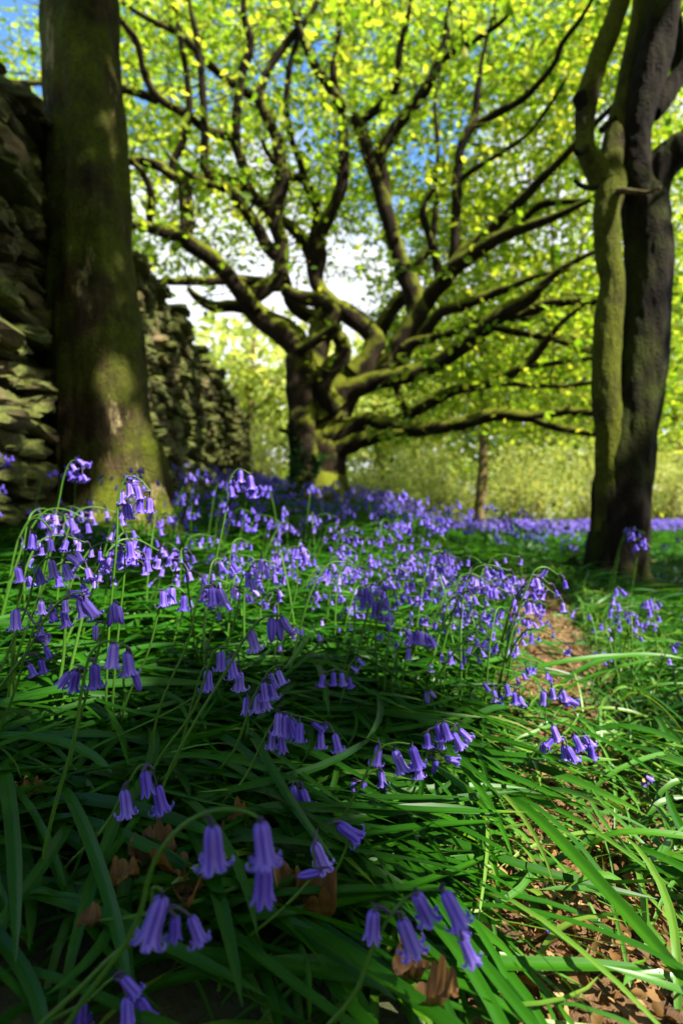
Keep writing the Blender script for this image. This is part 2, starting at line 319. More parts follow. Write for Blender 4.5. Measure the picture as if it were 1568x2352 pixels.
wmb = MB(); U = np.array([-.072, 1, 0]); U /= np.linalg.norm(U); sd = 0
y0, y1 = 1.2, 10.9
core = []
for y in np.linspace(y0, y1 - .15, 40):
    t, b = wall_top(y) - .16, gz(wall_x(y), y) - .25; x = wall_x(y)
    core.append([[x + .02, y, b], [x - .10, y, t], [x - .45, y, t], [x - .60, y, b]])
core = np.array(core); i = np.arange(39)[:, None] * 4 + np.arange(4)[None]; i2 = np.arange(39)[:, None] * 4 + (np.arange(4)[None] + 1) % 4
wmb.add(core, np.vstack([np.stack([i, i2, i2 + 4, i + 4], -1).reshape(-1, 4), [[0, 3, 2, 1]], [[156, 157, 158, 159]]]), 0, .0)
h = 0.0; course = 0
while h < 2.2:
    ch = random.uniform(.032, .10); y = y0 + random.uniform(0, .2)
    while y < y1:
        ln = random.uniform(.08, .30); ym = y + ln / 2; b = float(gz(wall_x(ym), ym)) - .08; t = wall_top(ym) + .05 * float(vnoise(np.array([ym * 1.6, 0, 0]), 5))
        z = b + h + ch / 2 + .02 * math.sin(ym * 2 + course)
        if z + ch / 2 < t:
            fr = (z - b) / (t - b); sd += 1
            c = np.array([wall_x(ym) + .06 - .13 * fr + random.gauss(0, .04), ym, z])
            stone(wmb, c, ln * 1.0, random.uniform(.18, .30), ch * random.uniform(.75, 1.1), U, random.gauss(0, .13), random.random() ** 1.5, sd)
        y += ln
    h += ch * .93; course += 1
y = y0
while y < y1:                                        # copes: slabs set on edge along the top
    ln = random.uniform(.06, .16); ym = y + ln / 2; sd += 1; t = wall_top(ym) + .05 * float(vnoise(np.array([ym * 1.6, 0, 0]), 5))
    hh = random.uniform(.13, .19)
    stone(wmb, np.array([wall_x(ym) - .23, ym, t - .12 + hh / 2]), ln * 1.15, random.uniform(.34, .46), hh, U, random.gauss(.15, .2), random.random(), sd); y += ln
for k in range(34):                                  # end face and a few fallen stones
    sd += 1; z = float(gz(-1.8, y1)) + random.uniform(0, 1.35); x = wall_x(y1) + .05 - random.uniform(0, .55)
    stone(wmb, np.array([x, y1 - random.uniform(-.02, .08), z]), random.uniform(.14, .3), random.uniform(.12, .2), random.uniform(.07, .12), np.array([1., 0, 0]), random.gauss(0, .1), random.random(), sd)
wall = wmb.build('dry_stone_wall', M['stone'], smooth=False); tag(wall, 'tall mossy dry stone wall running back behind the left trunk', 'wall')

# ------------------------------------------------------------------ trees
def limb(mb, pts, d0, d1, k=12, amp=.16, fr=5., seed=1, n=None, dpow=1., wob=.25, zs=1.):     # pts: (px, py, width in px)
    pts = np.array(pts, float); L = np.r_[0, np.cumsum(np.hypot(np.diff(pts[:, 0]), np.diff(pts[:, 1])))]; u = (L / L[-1]) ** dpow
    d = d0 + (d1 - d0) * u
    K = np.array([np.r_[P(x, y, dd), w * dd / F / 2] for (x, y, w), dd in zip(pts, d)])
    n = n or int(max(10, L[-1] / 9)); C = spline(K, n)
    r = np.maximum(C[:, 3] * (1.28 if d0 > 5 and pts[0, 2] < 30 else 1.14 if d0 > 5 else 1), .004); c = C[:, :3] + wob * r[:, None] * np.stack([fbm(C[:, :3] * 2.2 + q, 2, seed + q) for q in (0, 17, 31)], -1)
    tube(mb, c, r, k, amp, fr, seed, zs=zs)
    return c, r
TW = []
def twigs_on(mb, c, r, every=.35, lmin=.3, lmax=.95, up=.35):
    L = np.r_[0, np.cumsum(np.linalg.norm(np.diff(c, axis=0), axis=1))]; s = RNG.uniform(0, every)
    while s < L[-1]:
        i = int(np.searchsorted(L, s)); i = min(max(i, 1), len(c) - 2); t = c[i + 1] - c[i - 1]; t /= np.linalg.norm(t)
        v = RNG.normal(size=3) * (1, 1, .7) + (0, 0, up); v = v - t * v.dot(t) * .6 + t * .3; v /= np.linalg.norm(v)
        ln = RNG.uniform(lmin, lmax); q = [c[i]]
        for j in range(5):
            v = v + RNG.normal(size=3) * .28 + (0, 0, .06); v /= np.linalg.norm(v); q.append(q[-1] + v * ln / 5)
        q = spline(np.array(q), 12)
        if not keep_dark(q, .01).all(): s += RNG.uniform(.5, 1.5) * every; continue
        tube(mb, q, np.linspace(min(.011, r[i] * .5), .002, 12), 4)
        TW.append(q[5:]); s += RNG.uniform(.5, 1.5) * every
def tree(loc, name, label, cat, group=None): return empty(name, loc, label, cat, group)

# the gnarled tree, seven metres back
base = P(735, 1140, 7.0); base[2] = float(gz(base[0], base[1]))
ct = tree(base, 'gnarled_tree', 'many limbed gnarled mossy tree spreading its crooked branches above the bluebell slope', 'tree')
mb = MB()
def flare(t, a): return 1 + .55 * np.exp(-t * 16) * (1 + .45 * np.sin(a * 5 + 1)) + .05 * np.sin(3 * a + 4 * t)
limb(mb, [(736, 1215, 118), (738, 1165, 112), (742, 1100, 100), (748, 1030, 92), (756, 970, 92), (770, 925, 88), (790, 890, 70), (815, 862, 58)], 7, 7, 30, .10, 6, 3, 60)
C_, r_ = limb(mb, [(693, 1215, 74), (695, 1165, 70), (700, 1100, 62), (694, 1020, 56), (688, 947, 56), (688, 867, 54), (684, 802, 56), (655, 770, 56), (622, 748, 50), (590, 722, 44), (572, 700, 40), (580, 680, 36), (605, 662, 34), (645, 628, 32)], 6.75, 6.6, 24, .12, 6, 5, 110)
for a in np.linspace(0, 6.28, 8)[:-1]:               # root flare
    rb = base + np.array([math.cos(a) * .52, math.sin(a) * .45, 0]); rb[2] = gz(rb[0], rb[1]) - .06
    q = spline(np.array([base + np.array([math.cos(a) * .16, math.sin(a) * .14, .55]), base + np.array([math.cos(a) * .28, math.sin(a) * .24, .2]), rb]), 14); tube(mb, q, np.linspace(.13, .05, 14), 10, .2, 6, int(a * 9))
mb.build('trunk', M['bark_center'], ct)
BR = [  # depth at the start, depth at the tip, (px, py, width)
 (6.6, 6.0, [(645, 630, 32), (648, 560, 30), (632, 505, 28), (650, 425, 28), (646, 375, 26), (635, 320, 24), (610, 265, 22), (595, 225, 20), (605, 185, 18), (628, 140, 16), (665, 90, 14), (708, 40, 12), (740, -20, 8)]),
 (6.4, 5.4, [(597, 228, 16), (545, 200, 15), (500, 165, 14), (460, 130, 13), (415, 80, 12), (345, 45, 10), (280, 5, 7)]),
 (6.6, 5.7, [(632, 505, 26), (600, 470, 22), (575, 440, 20), (556, 380, 20), (540, 320, 20), (545, 250, 18), (555, 170, 17), (577, 100, 15), (562, 40, 13), (560, -30, 8)]),
 (6.3, 5.2, [(536, 312, 18), (480, 300, 16), (430, 265, 15), (360, 220, 14), (330, 165, 13), (315, 100, 12), (280, 50, 10), (235, -10, 7)]),
 (6.2, 5.2, [(362, 232, 16), (330, 218, 16), (290, 206, 15), (215, 195, 13), (120, 190, 12), (40, 188, 9), (-40, 170, 6)]),
 (6.6, 5.6, [(570, 432, 22), (520, 418, 20), (485, 412, 19), (410, 410, 18), (360, 380, 17), (300, 370, 15), (230, 390, 12), (150, 380, 8)]),
 (6.2, 5.6, [(485, 410, 15), (472, 375, 15), (470, 300, 14), (465, 200, 13), (452, 90, 11), (440, 30, 9), (430, -30, 5)]),
 (6.2, 5.6, [(400, 400, 14), (398, 370, 14), (420, 325, 13), (435, 250, 12), (427, 160, 10), (410, 70, 8), (400, 0, 5)]),
 (6.5, 5.4, [(585, 700, 34), (550, 660, 34), (520, 622, 34), (480, 590, 33), (450, 570, 32), (415, 545, 28), (350, 525, 22), (300, 515, 18), (220, 520, 12)]),
 (6.3, 6.3, [(432, 560, 24), (430, 520, 25), (427, 470, 25), (424, 420, 26)]),
 (6.2, 5.6, [(352, 527, 13), (345, 500, 12), (350, 450, 12), (330, 400, 11), (308, 375, 9), (280, 350, 6)]),
 (6.8, 6.2, [(650, 655, 26), (600, 648, 22), (540, 642, 19), (470, 645, 17), (410, 648, 14), (350, 646, 11), (280, 640, 6)]),
 (6.7, 6.4, [(615, 725, 24), (575, 710, 23), (535, 702, 22), (500, 704, 20), (470, 695, 17), (445, 676, 13), (432, 660, 8)]),
 (6.6, 5.9, [(648, 600, 26), (606, 552, 24), (575, 500, 22), (532, 440, 19), (480, 425, 15), (430, 400, 10), (380, 350, 5)]),
 (6.9, 6.9, [(815, 862, 56), (842, 825, 42), (858, 782, 42), (838, 750, 42), (795, 722, 40), (760, 700, 36), (735, 670, 30), (722, 640, 28), (712, 590, 27), (690, 545, 24), (645, 500, 18)]),
 (6.7, 6.4, [(775, 940, 44), (752, 910, 42), (742, 872, 40), (765, 842, 38), (786, 822, 36), (786, 790, 34), (768, 757, 33), (766, 715, 32), (730, 690, 32), (690, 680, 28), (650, 664, 26)]),
 (6.5, 6.3, [(684, 802, 24), (705, 795, 20), (735, 775, 17), (760, 757, 16), (775, 750, 16)]),
 (6.9, 6.3, [(722, 645, 26), (735, 590, 26), (730, 545, 25), (752, 505, 24), (770, 460, 23), (784, 415, 22), (789, 330, 20), (782, 250, 17), (765, 170, 14), (775, 90, 10), (780, 10, 6)]),
 (6.9, 6.1, [(715, 620, 18), (722, 530, 18), (725, 475, 17), (705, 430, 16), (690, 375, 14), (670, 320, 13), (656, 250, 13), (664, 160, 11), (682, 90, 9), (690, 20, 6)]),
 (6.9, 6.0, [(868, 868, 46), (890, 842, 46), (924, 790, 52), (955, 735, 46), (950, 680, 42), (926, 627, 36), (916, 585, 33), (896, 510, 31), (872, 430, 29), (846, 360, 26), (826, 290, 25), (785, 240, 21), (750, 190, 19), (718, 142, 17), (693, 85, 14), (675, 30, 10)]),
 (6.3, 5.7, [(826, 284, 16), (850, 262, 15), (880, 236, 14), (909, 195, 13), (918, 115, 12), (934, 50, 10), (945, -20, 6)]),
 (6.5, 5.9, [(886, 470, 24), (884, 420, 24), (874, 355, 22), (895, 310, 21), (944, 245, 20), (984, 185, 18), (1018, 110, 16), (1030, 45, 13), (1040, -25, 8)]),
 (6.1, 5.7, [(1006, 140, 13), (1045, 118, 12), (1085, 95, 10), (1145, 55, 8), (1200, 0, 5)]),
 (6.8, 5.2, [(955, 715, 36), (984, 682, 34), (1024, 645, 30), (1054, 592, 26), (1134, 522, 22), (1194, 465, 20), (1244, 410, 18), (1304, 350, 16), (1360, 290, 13), (1440, 210, 9)]),
 (6.5, 5.9, [(1042, 605, 20), (1046, 540, 18), (1049, 450, 18), (1050, 390, 18), (1064, 320, 17), (1089, 275, 16), (1098, 200, 12), (1110, 120, 8), (1130, 40, 5)]),
 (6.2, 5.2, [(1080, 292, 14), (1120, 270, 14), (1174, 240, 13), (1214, 213, 13), (1272, 148, 12), (1290, 100, 11), (1330, 48, 9), (1370, -20, 6)]),
 (6.8, 5.3, [(960, 730, 34), (1000, 668, 34), (1040, 620, 34), (1114, 568, 30), (1174, 535, 24), (1259, 505, 18), (1324, 475, 14), (1400, 430, 9)]),
 (6.3, 5.6, [(1175, 538, 14), (1206, 500, 14), (1240, 472, 13), (1284, 464, 11), (1359, 460, 9), (1430, 450, 6)]),
 (6.4, 5.7, [(1050, 420, 10), (1090, 388, 10), (1134, 360, 9), (1209, 310, 8), (1262, 240, 7), (1300, 180, 5)]),
 (7.0, 5.4, [(760, 925, 60), (800, 898, 50), (844, 876, 42), (924, 860, 38), (1004, 832, 36), (1054, 800, 34), (1104, 762, 33), (1154, 717, 32), (1214, 682, 28), (1240, 655, 22), (1300, 610, 14), (1380, 570, 8)]),
 (6.2, 5.4, [(1152, 720, 22), (1194, 728, 22), (1249, 702, 20), (1309, 692, 16), (1374, 692, 12), (1450, 690, 7)]),
 (6.3, 5.6, [(1124, 748, 13), (1174, 760, 13), (1224, 770, 12), (1274, 778, 12), (1359, 808, 11), (1450, 830, 7)]),
 (6.9, 5.7, [(905, 975, 22), (940, 950, 22), (984, 927, 21), (1044, 897, 20), (1094, 887, 19), (1164, 866, 17), (1214, 836, 16), (1244, 797, 14), (1290, 740, 10), (1340, 700, 6)]),
 (6.1, 5.7, [(1216, 842, 9), (1270, 834, 9), (1359, 822, 8), (1440, 815, 5)]),
 (6.2, 5.7, [(1150, 880, 11), (1209, 883, 10), (1280, 886, 9), (1344, 880, 8), (1430, 875, 5)]),
 (6.6, 6.7, [(904, 872, 13), (918, 912, 12), (934, 950, 12), (938, 975, 10)]),
 (6.9, 5.3, [(755, 1000, 60), (800, 980, 44), (840, 962, 36), (894, 972, 33), (954, 985, 30), (1024, 977, 29), (1094, 964, 29), (1154, 953, 27), (1224, 960, 24), (1284, 948, 20), (1374, 947, 16), (1470, 940, 10)]),
 (5.8, 5.3, [(1232, 964, 18), (1262, 975, 16), (1314, 987, 15), (1374, 995, 13), (1460, 990, 8)]),
 (6.9, 6.4, [(755, 1030, 60), (800, 1018, 40), (844, 1007, 30), (890, 998, 22), (925, 992, 12)]),
 (6.9, 5.8, [(880, 835, 40), (920, 800, 30), (964, 774, 26), (1014, 718, 24), (1064, 702, 22), (1134, 672, 19), (1174, 657, 16), (1240, 630, 10), (1320, 620, 5)]),
 (6.7, 6.2, [(925, 800, 22), (949, 787, 18), (1009, 773, 15), (1054, 757, 12), (1100, 735, 8)]),
 (7.1, 6.8, [(860, 790, 34), (872, 760, 32), (904, 707, 30), (934, 672, 26), (960, 610, 20), (990, 560, 14), (1000, 480, 12), (1010, 420, 7)]),
 (6.8, 6.4, [(1010, 660, 18), (1000, 590, 16), (985, 540, 14), (972, 480, 12), (1000, 420, 9), (1005, 330, 8), (998, 240, 6), (1010, 160, 4)]),
 (7.2, 6.8, [(740, 720, 60), (735, 780, 50), (720, 850, 52), (730, 920, 56), (745, 970, 60)]),
 (7.2, 6.9, [(740, 735, 40), (700, 720, 30), (665, 690, 24), (655, 640, 20), (640, 560, 16), (615, 480, 12), (640, 400, 8)]),
 (6.8, 6.5, [(672, 992, 14), (655, 990, 10), (640, 985, 6)]),
 (6.8, 6.2, [(726, 480, 15), (705, 420, 15), (660, 400, 13), (620, 360, 10), (600, 320, 6)]),
]
tw = MB()
for j, (d0, d1, pts) in enumerate(BR):
    mb = MB(); c, r = limb(mb, pts, d0, d1, 12 if pts[0][2] < 30 else 18, .15, 6, 11 + j)
    mb.build('branch', M['bark_center'], ct)
    if len(pts) > 4: twigs_on(tw, c[len(c) // 4:], r[len(c) // 4:], .20)
lf = MB()
for q in TW:
    n = 6; C = q[RNG.integers(0, len(q), n)] + RNG.normal(size=(n, 3)) * (.13, .13, .09); C = C[keep_dark(C, .07)]
    leaves(lf, C, RNG.uniform(.055, .10, len(C)), 1.0)
def gap(px, py):                                     # how leafy the crown is along a direction
    g = 1 - .72 * np.exp(-(((px - 640) / 300) ** 2 + ((py - 600) / 120) ** 2) ** 1.4)
    g *= 1 - .6 * np.exp(-(((px - 900) / 110) ** 2 + ((py - 560) / 110) ** 2))
    g *= 1 - .55 * np.exp(-(((px - 470) / 170) ** 2 + ((py - 470) / 60) ** 2))
    return g
NC = 18500; px = RNG.uniform(-60, 1640, NC); py = RNG.uniform(-60, 1000, NC); d = np.where(RNG.random(NC) < .07, RNG.uniform(5.4, 6.8, NC), RNG.uniform(7.2, 11.5, NC))
lower = ss(880, 700, py) + (px > 850) * .8
ok = (RNG.random(NC) < gap(px, py) * np.clip(lower, 0, 1) * (.35 + .65 * ss(150, 420, px + .0 * py)) * .80) & ~((py > 640) & (px < 860))
ok &= fbm(np.stack([px / 120., py / 70., d * .6], -1), 2, 21) > -.12
px, py, d = px[ok], py[ok], d[ok]; C0 = np.stack([(px - CX) / F * d, d, CAMZ - (py - CY) / F * d], -1)
for c in C0:
    n = int(RNG.integers(6, 14)); hd = rand_dir(1, -.1, .25)[0]; u_ = RNG.random(n); C = c + hd * (u_[:, None] - .5) * .65 + RNG.normal(size=(n, 3)) * (.09, .09, .04) - np.c_[u_ * 0, u_ * 0, .12 * u_ ** 2]
    if RNG.random() < .4: q_ = np.array([c - hd * .45, c - hd * .2, c + hd * .1, c + hd * .4 - (0, 0, .1)]); tube(tw, q_ + RNG.normal(size=(4, 3)) * .02, [.007, .005, .004, .002], 3)
    C = C[keep_dark(C, .07)]
    leaves(lf, C, RNG.uniform(.07, .125, len(C)), 1.0, tint=np.clip(RNG.normal(RNG.uniform(.12, .72), .10, len(C)), 0, 1))
# high foliage added along the sun's rays to shade far wall and slope foot
g = np.stack([RNG.uniform(-2.1, .5, 5200), RNG.uniform(5.2, 11, 5200), RNG.uniform(.4, 1.8, 5200)], -1); C = g + SUN * ((RNG.uniform(4.8, 7.4, 5200) - g[:, 2]) / SUN[2])[:, None]
C = C[keep_dark(C, .10)]; leaves(lf, C, RNG.uniform(.08, .14, len(C)), 1.2)
tag(tw.build('twigs', M['bark_center'], ct), kind='stuff')
lf.build('crown', M['oak_leaf'], ct)
# ivy and ferns at its foot
def clump(name, label, cat, px, py, d, n, spread, size, mat, flat=.6, group=None):
    p = P(px, py, d); m_ = MB(); C = p + RNG.normal(size=(n, 3)) * spread; leaves(m_, C, RNG.uniform(size * .6, size * 1.2, n), flat, .36)
    o = m_.build(name, mat, None, loc=p); return tag(o, label, cat, group)
clump('ivy', 'dark green ivy climbing the left foot of the gnarled tree', 'ivy', 680, 1075, 6.38, 330, (.10, .05, .19), .05, M['dark_leaf'])
fp = P(722, 1100, 6.45); fe = empty('fern', fp, 'small green fern against the front of the gnarled trunk', 'fern')
for k in range(9):
    a = RNG.uniform(-3.0, .1); ln = RNG.uniform(.22, .34); c = spline(np.array([fp, fp + np.array([math.cos(a) * .3, math.sin(a) * .2, .75]) * ln, fp + np.array([math.cos(a) * .8, math.sin(a) * .5, .85]) * ln]), 16); m_ = MB(); tube(m_, c, np.linspace(.004, .0015, 16), 4)
    for i_ in range(3, 16): leaves(m_, np.repeat(c[i_][None], 4, 0), .07 * (1.1 - i_ / 16), .8, .2)
    m_.build('frond', M['dark_leaf'], fe)
def shrubby(name, label, cat, px, py, d, n, spread, size, mat, stems=9, group=None, hgt=1., thing_mat=None):   # leafy bush with real stems
    p = P(px, py, d); b = p.copy(); b[2] = float(gz(b[0], b[1])); e = empty(name, b, label, cat, group)
    s_ = MB(); sp = np.array(spread)
    for k in range(stems):
        tip = p + RNG.normal(size=3) * sp * .9; q = spline(np.array([b + RNG.normal(size=3) * (.12 * sp[0], .12 * sp[1], 0) - (0, 0, .05), .5 * (b + tip) + RNG.normal(size=3) * sp * .2, tip]), 14)
        tube(s_, q, np.linspace(.012 * sp[0] + .012, .004, 14), 5)
    s_.build('stem', thing_mat or M['thin_bark'], e)
    m_ = MB(); nb = n // 9
    for c in p + RNG.normal(size=(nb, 3)) * sp:
        c[2] = max(c[2], b[2] + .05); C = c + RNG.normal(size=(9, 3)) * size * 2.2 * (1, 1, .6); leaves(m_, C, RNG.uniform(size * .6, size * 1.25, 9), .7, tint=np.clip(RNG.normal(RNG.uniform(.2, .8), .15, 9), 0, 1))
    m_.build('foliage', mat, e); return e
shrubby('bush', 'small dark green bush beside the path below the far flowers', 'bush', 1165, 1255, 4.2, 520, (.13, .12, .07), .05, M['dark_leaf'], 7)

# the tall straight tree at the left
base = P(262, 1215, 2.35); base[2] = float(gz(base[0], base[1]))
lt = tree(base, 'mossy_tree', 'tall straight mossy trunk standing in front of the dry stone wall', 'tree')
mb = MB()
K = [(285, 1290, 235), (276, 1235, 232), (262, 1160, 226), (256, 1077, 222), (246, 1000, 214), (238, 927, 210), (228, 800, 198), (222, 700, 190), (215, 600, 184), (208, 450, 176), (203, 300, 170), (196, 170, 166), (188, 50, 163), (178, -120, 158), (172, -350, 148), (168, -700, 132)]
limb(mb, K, 2.33, 2.40, 140, .085, 16, 41, 260, wob=.06, zs=.22)
for a, l in ((-.3, .36), (.5, .30), (1.6, .3), (2.7, .34), (3.7, .3), (4.9, .34)):     # roots
    q0 = base + np.array([math.cos(a) * .12, math.sin(a) * .12, .38]); q1 = base + np.array([math.cos(a) * .20, math.sin(a) * .20, .12]); q2 = base + np.array([math.cos(a) * l, math.sin(a) * l, 0]); q2[2] = gz(q2[0], q2[1]) - .05
    tube(mb, spline(np.array([q0, q1, q2]), 18), np.linspace(.075, .05, 18), 12, .15, 8, int(a * 7))
mb.build('trunk', M['bark_left'], lt)
mb = MB(); TW.clear(); tw = MB(); top = P(168, -700, 2.4)
for v in ((-1.4, .3, 1.1), (.9, 1.6, 1.2), (.5, -1.5, 1.2), (-.6, -.8, 1.7), (1.3, .2, 1.3)):
    b_ = MB(); v = np.array(v); q = spline(np.array([top - (0, 0, .2), top + v * .5 + RNG.normal(size=3) * .1, top + v + RNG.normal(size=3) * .15, top + v * 1.5]), 30); tube(b_, q, np.linspace(.09, .02, 30), 10, .15, 6, 3); b_.build('branch', M['bark_left'], lt); twigs_on(tw, q[8:], np.linspace(.06, .02, 22), .25)
tag(tw.build('twigs', M['bark_left'], lt), kind='stuff')
lf = MB()
for q in TW:
    C = q[RNG.integers(0, len(q), 14)] + RNG.normal(size=(14, 3)) * (.2, .2, .12); C = C[keep_dark(C, .10)]; leaves(lf, C, RNG.uniform(.07, .12, len(C)), 1.1)
lf.build('crown', M['oak_leaf'], lt)

# the forked tree at the right
base = P(1415, 1370, 2.6); base[2] = float(gz(base[0], base[1]))
rt = tree(base, 'forked_tree', 'dark twin stemmed mossy tree forking high beside the woodland path', 'tree')
mb = MB()
limb(mb, [(1415, 1420, 158), (1413, 1372, 142), (1416, 1300, 134), (1424, 1227, 128), (1432, 1130, 122), (1446, 1010, 116), (1460, 900, 112), (1474, 800, 106), (1482, 700, 102), (1486, 600, 100), (1484, 500, 98), (1478, 440, 92)], 2.6, 2.6, 110, .10, 17, 51, 220, wob=.06, zs=.3)
for a, l in ((.2, .24), (1.4, .2), (2.6, .22), (3.5, .26), (4.6, .2), (5.5, .24)):
    q0 = base + np.array([math.cos(a) * .06, math.sin(a) * .06, .28]); q1 = base + np.array([math.cos(a) * .11, math.sin(a) * .11, .09]); q2 = base + np.array([math.cos(a) * l, math.sin(a) * l, 0]); q2[2] = gz(q2[0], q2[1]) - .05
    tube(mb, spline(np.array([q0, q1, q2]), 16), np.linspace(.06, .035, 16), 10, .15, 8, int(a * 7))
mb.build('trunk', M['bark_right'], rt)
RB = [
 ([(1400, 1330, 70), (1396, 1230, 66), (1398, 1100, 62), (1396, 1000, 60), (1390, 900, 60), (1389, 800, 62), (1394, 720, 60), (1402, 650, 56), (1396, 590, 56), (1393, 500, 58), (1398, 440, 64), (1392, 395, 66)], 2.58, 2.56, 28),
 ([(1385, 420, 56), (1366, 385, 52), (1346, 350, 46), (1342, 290, 44), (1348, 230, 46), (1368, 160, 46), (1392, 100, 44), (1412, 40, 42), (1440, -60, 38), (1460, -260, 30)], 2.56, 2.5, 20),
 ([(1346, 262, 36), (1336, 238, 36), (1328, 216, 32)], 2.54, 2.52, 16),
 ([(1395, 420, 60), (1406, 350, 56), (1418, 285, 52), (1438, 210, 48), (1456, 130, 46), (1466, 60, 44), (1478, -60, 40), (1500, -260, 32)], 2.57, 2.75, 22),
 ([(1478, 470, 94), (1464, 400, 78), (1458, 350, 72), (1466, 290, 70), (1482, 225, 70), (1500, 150, 72), (1512, 90, 74), (1524, 20, 72), (1546, -120, 60), (1580, -320, 46)], 2.6, 2.45, 26),
 ([(1480, 480, 90), (1505, 410, 82), (1532, 368, 78), (1575, 335, 74), (1640, 290, 66), (1760, 200, 52), (1950, 60, 38)], 2.62, 2.3, 24),
 ([(1500, 260, 40), (1525, 225, 42), (1560, 175, 42), (1620, 110, 38), (1740, -40, 28)], 2.55, 2.6, 18),
 ([(1560, 180, 30), (1554, 130, 30), (1552, 60, 28), (1540, -40, 20)], 2.7, 2.75, 14),
 ([(1368, 428, 16), (1350, 430, 13), (1330, 424, 11), (1318, 412, 8)], 2.5, 2.45, 10),
 ([(1345, 340, 18), (1330, 352, 16), (1318, 345, 10)], 2.5, 2.45, 10),
 ([(1380, 300, 16), (1395, 285, 14), (1412, 270, 12)], 2.5, 2.5, 10),
]
TW.clear(); tw = MB(); ends = []
for j, (pts, d0, d1, k) in enumerate(RB):
    mb = MB(); c, r = limb(mb, pts, d0, d1, k * 3, .16, 15, 61 + j, max(40, len(pts) * 16), wob=.10, zs=.35); o = mb.build('stem' if j == 0 else 'branch', M['bark_moss_lit' if j in (0, 1, 3) else 'bark_right'], rt)
    if j in (1, 3, 4, 5, 6): ends.append((c[-1], r[-1], c[-1] - c[-4]))
mb = MB(); limb(mb, [(1418, 437, 16), (1440, 438, 13), (1466, 441, 12), (1488, 441, 9), (1503, 434, 8), (1515, 430, 9)], 2.50, 2.36, 10, .2, 20, 77, 30)
tag(mb.build('broken_branch', M['twig'], rt), 'reddish brown snapped dead branch stub')
for p, r, v in ends:                                 # upper limbs, mostly above the picture
    for k in range(9):
        b_ = MB(); tgt = p + np.array([RNG.uniform(.2, 4.2), RNG.uniform(-3.2, .6), RNG.uniform(1.2, 2.6)]); q = spline(np.array([p - v * .2, p + (tgt - p) * .4 + RNG.normal(size=3) * .2 + (0, 0, .3), tgt]), 40)
        if keep_dark(q, .05).sum() < 37: continue
        tube(b_, q, np.linspace(r * .8, .015, 40), 10, .12, 6, k); b_.build('branch', M['bark_right'], rt); twigs_on(tw, q[8:], np.linspace(.05, .015, 32), .30)
tag(tw.build('twigs', M['bark_right'], rt), kind='stuff')
lf = MB(); NS = 60000  # mostly unseen leaf canopy added along the sun's rays to shade the ground
g = np.stack([RNG.uniform(-5.0, 2.8, NS), RNG.uniform(-1.6, 6.6, NS), RNG.uniform(0, 1.0, NS)], -1)
g = g[(g[:, 0] < .5) | (g[:, 1] < 4.4 + .4 * np.sin(g[:, 0] * 5))]; NS = len(g)
C = g + SUN * ((RNG.uniform(4.4, 7.6, NS) - g[:, 2]) / SUN[2])[:, None]
C = C[keep_dark(C, .11)]
leaves(lf, C, RNG.uniform(.10, .17, len(C)), 1.3)
for q in TW:
    C = q[RNG.integers(0, len(q), 10)] + RNG.normal(size=(10, 3)) * (.2, .2, .12); C = C[keep_dark(C, .10)]; leaves(lf, C, RNG.uniform(.08, .13, len(C)), 1.1)
lf.build('crown', M['oak_leaf'], rt)
# mossy stump beside it, mossy mound on the slope
def lump(name, label, cat, px, py, d, rx, ry, rz, mat, seed):
    p = P(px, py, d); p[2] = float(gz(p[0], p[1])); nu, nv = 28, 16; u = np.arange(nu) * 2 * math.pi / nu; v = np.linspace(-.5, math.pi / 2, nv)
    Dv = np.stack([np.cos(v)[:, None] * np.cos(u), np.cos(v)[:, None] * np.sin(u), np.broadcast_to(np.sin(v)[:, None], (nv, nu))], -1)
    V = Dv * (1 + .22 * fbm(Dv * 1.8 + seed, 3, seed))[..., None] * np.array([rx, ry, rz]) + p
    i = np.arange(nv - 1)[:, None] * nu + np.arange(nu); i2 = np.arange(nv - 1)[:, None] * nu + (np.arange(nu) + 1) % nu
    m_ = MB(); m_.add(V, np.stack([i, i2, i2 + nu, i + nu], -1).reshape(-1, 4)); o = m_.build(name, mat, None, loc=p); return tag(o, label, cat)
lump('tree_stump', 'low rounded mossy stump touching the left of the forked trunk', 'stump', 1312, 1325, 2.75, .075, .08, .13, M['bark_right'], 5)
lump('mossy_rock', 'low brown and green mossy mound among flowers on the slope', 'mound', 905, 1235, 3.6, .20, .22, .13, M['bark_right'], 8)

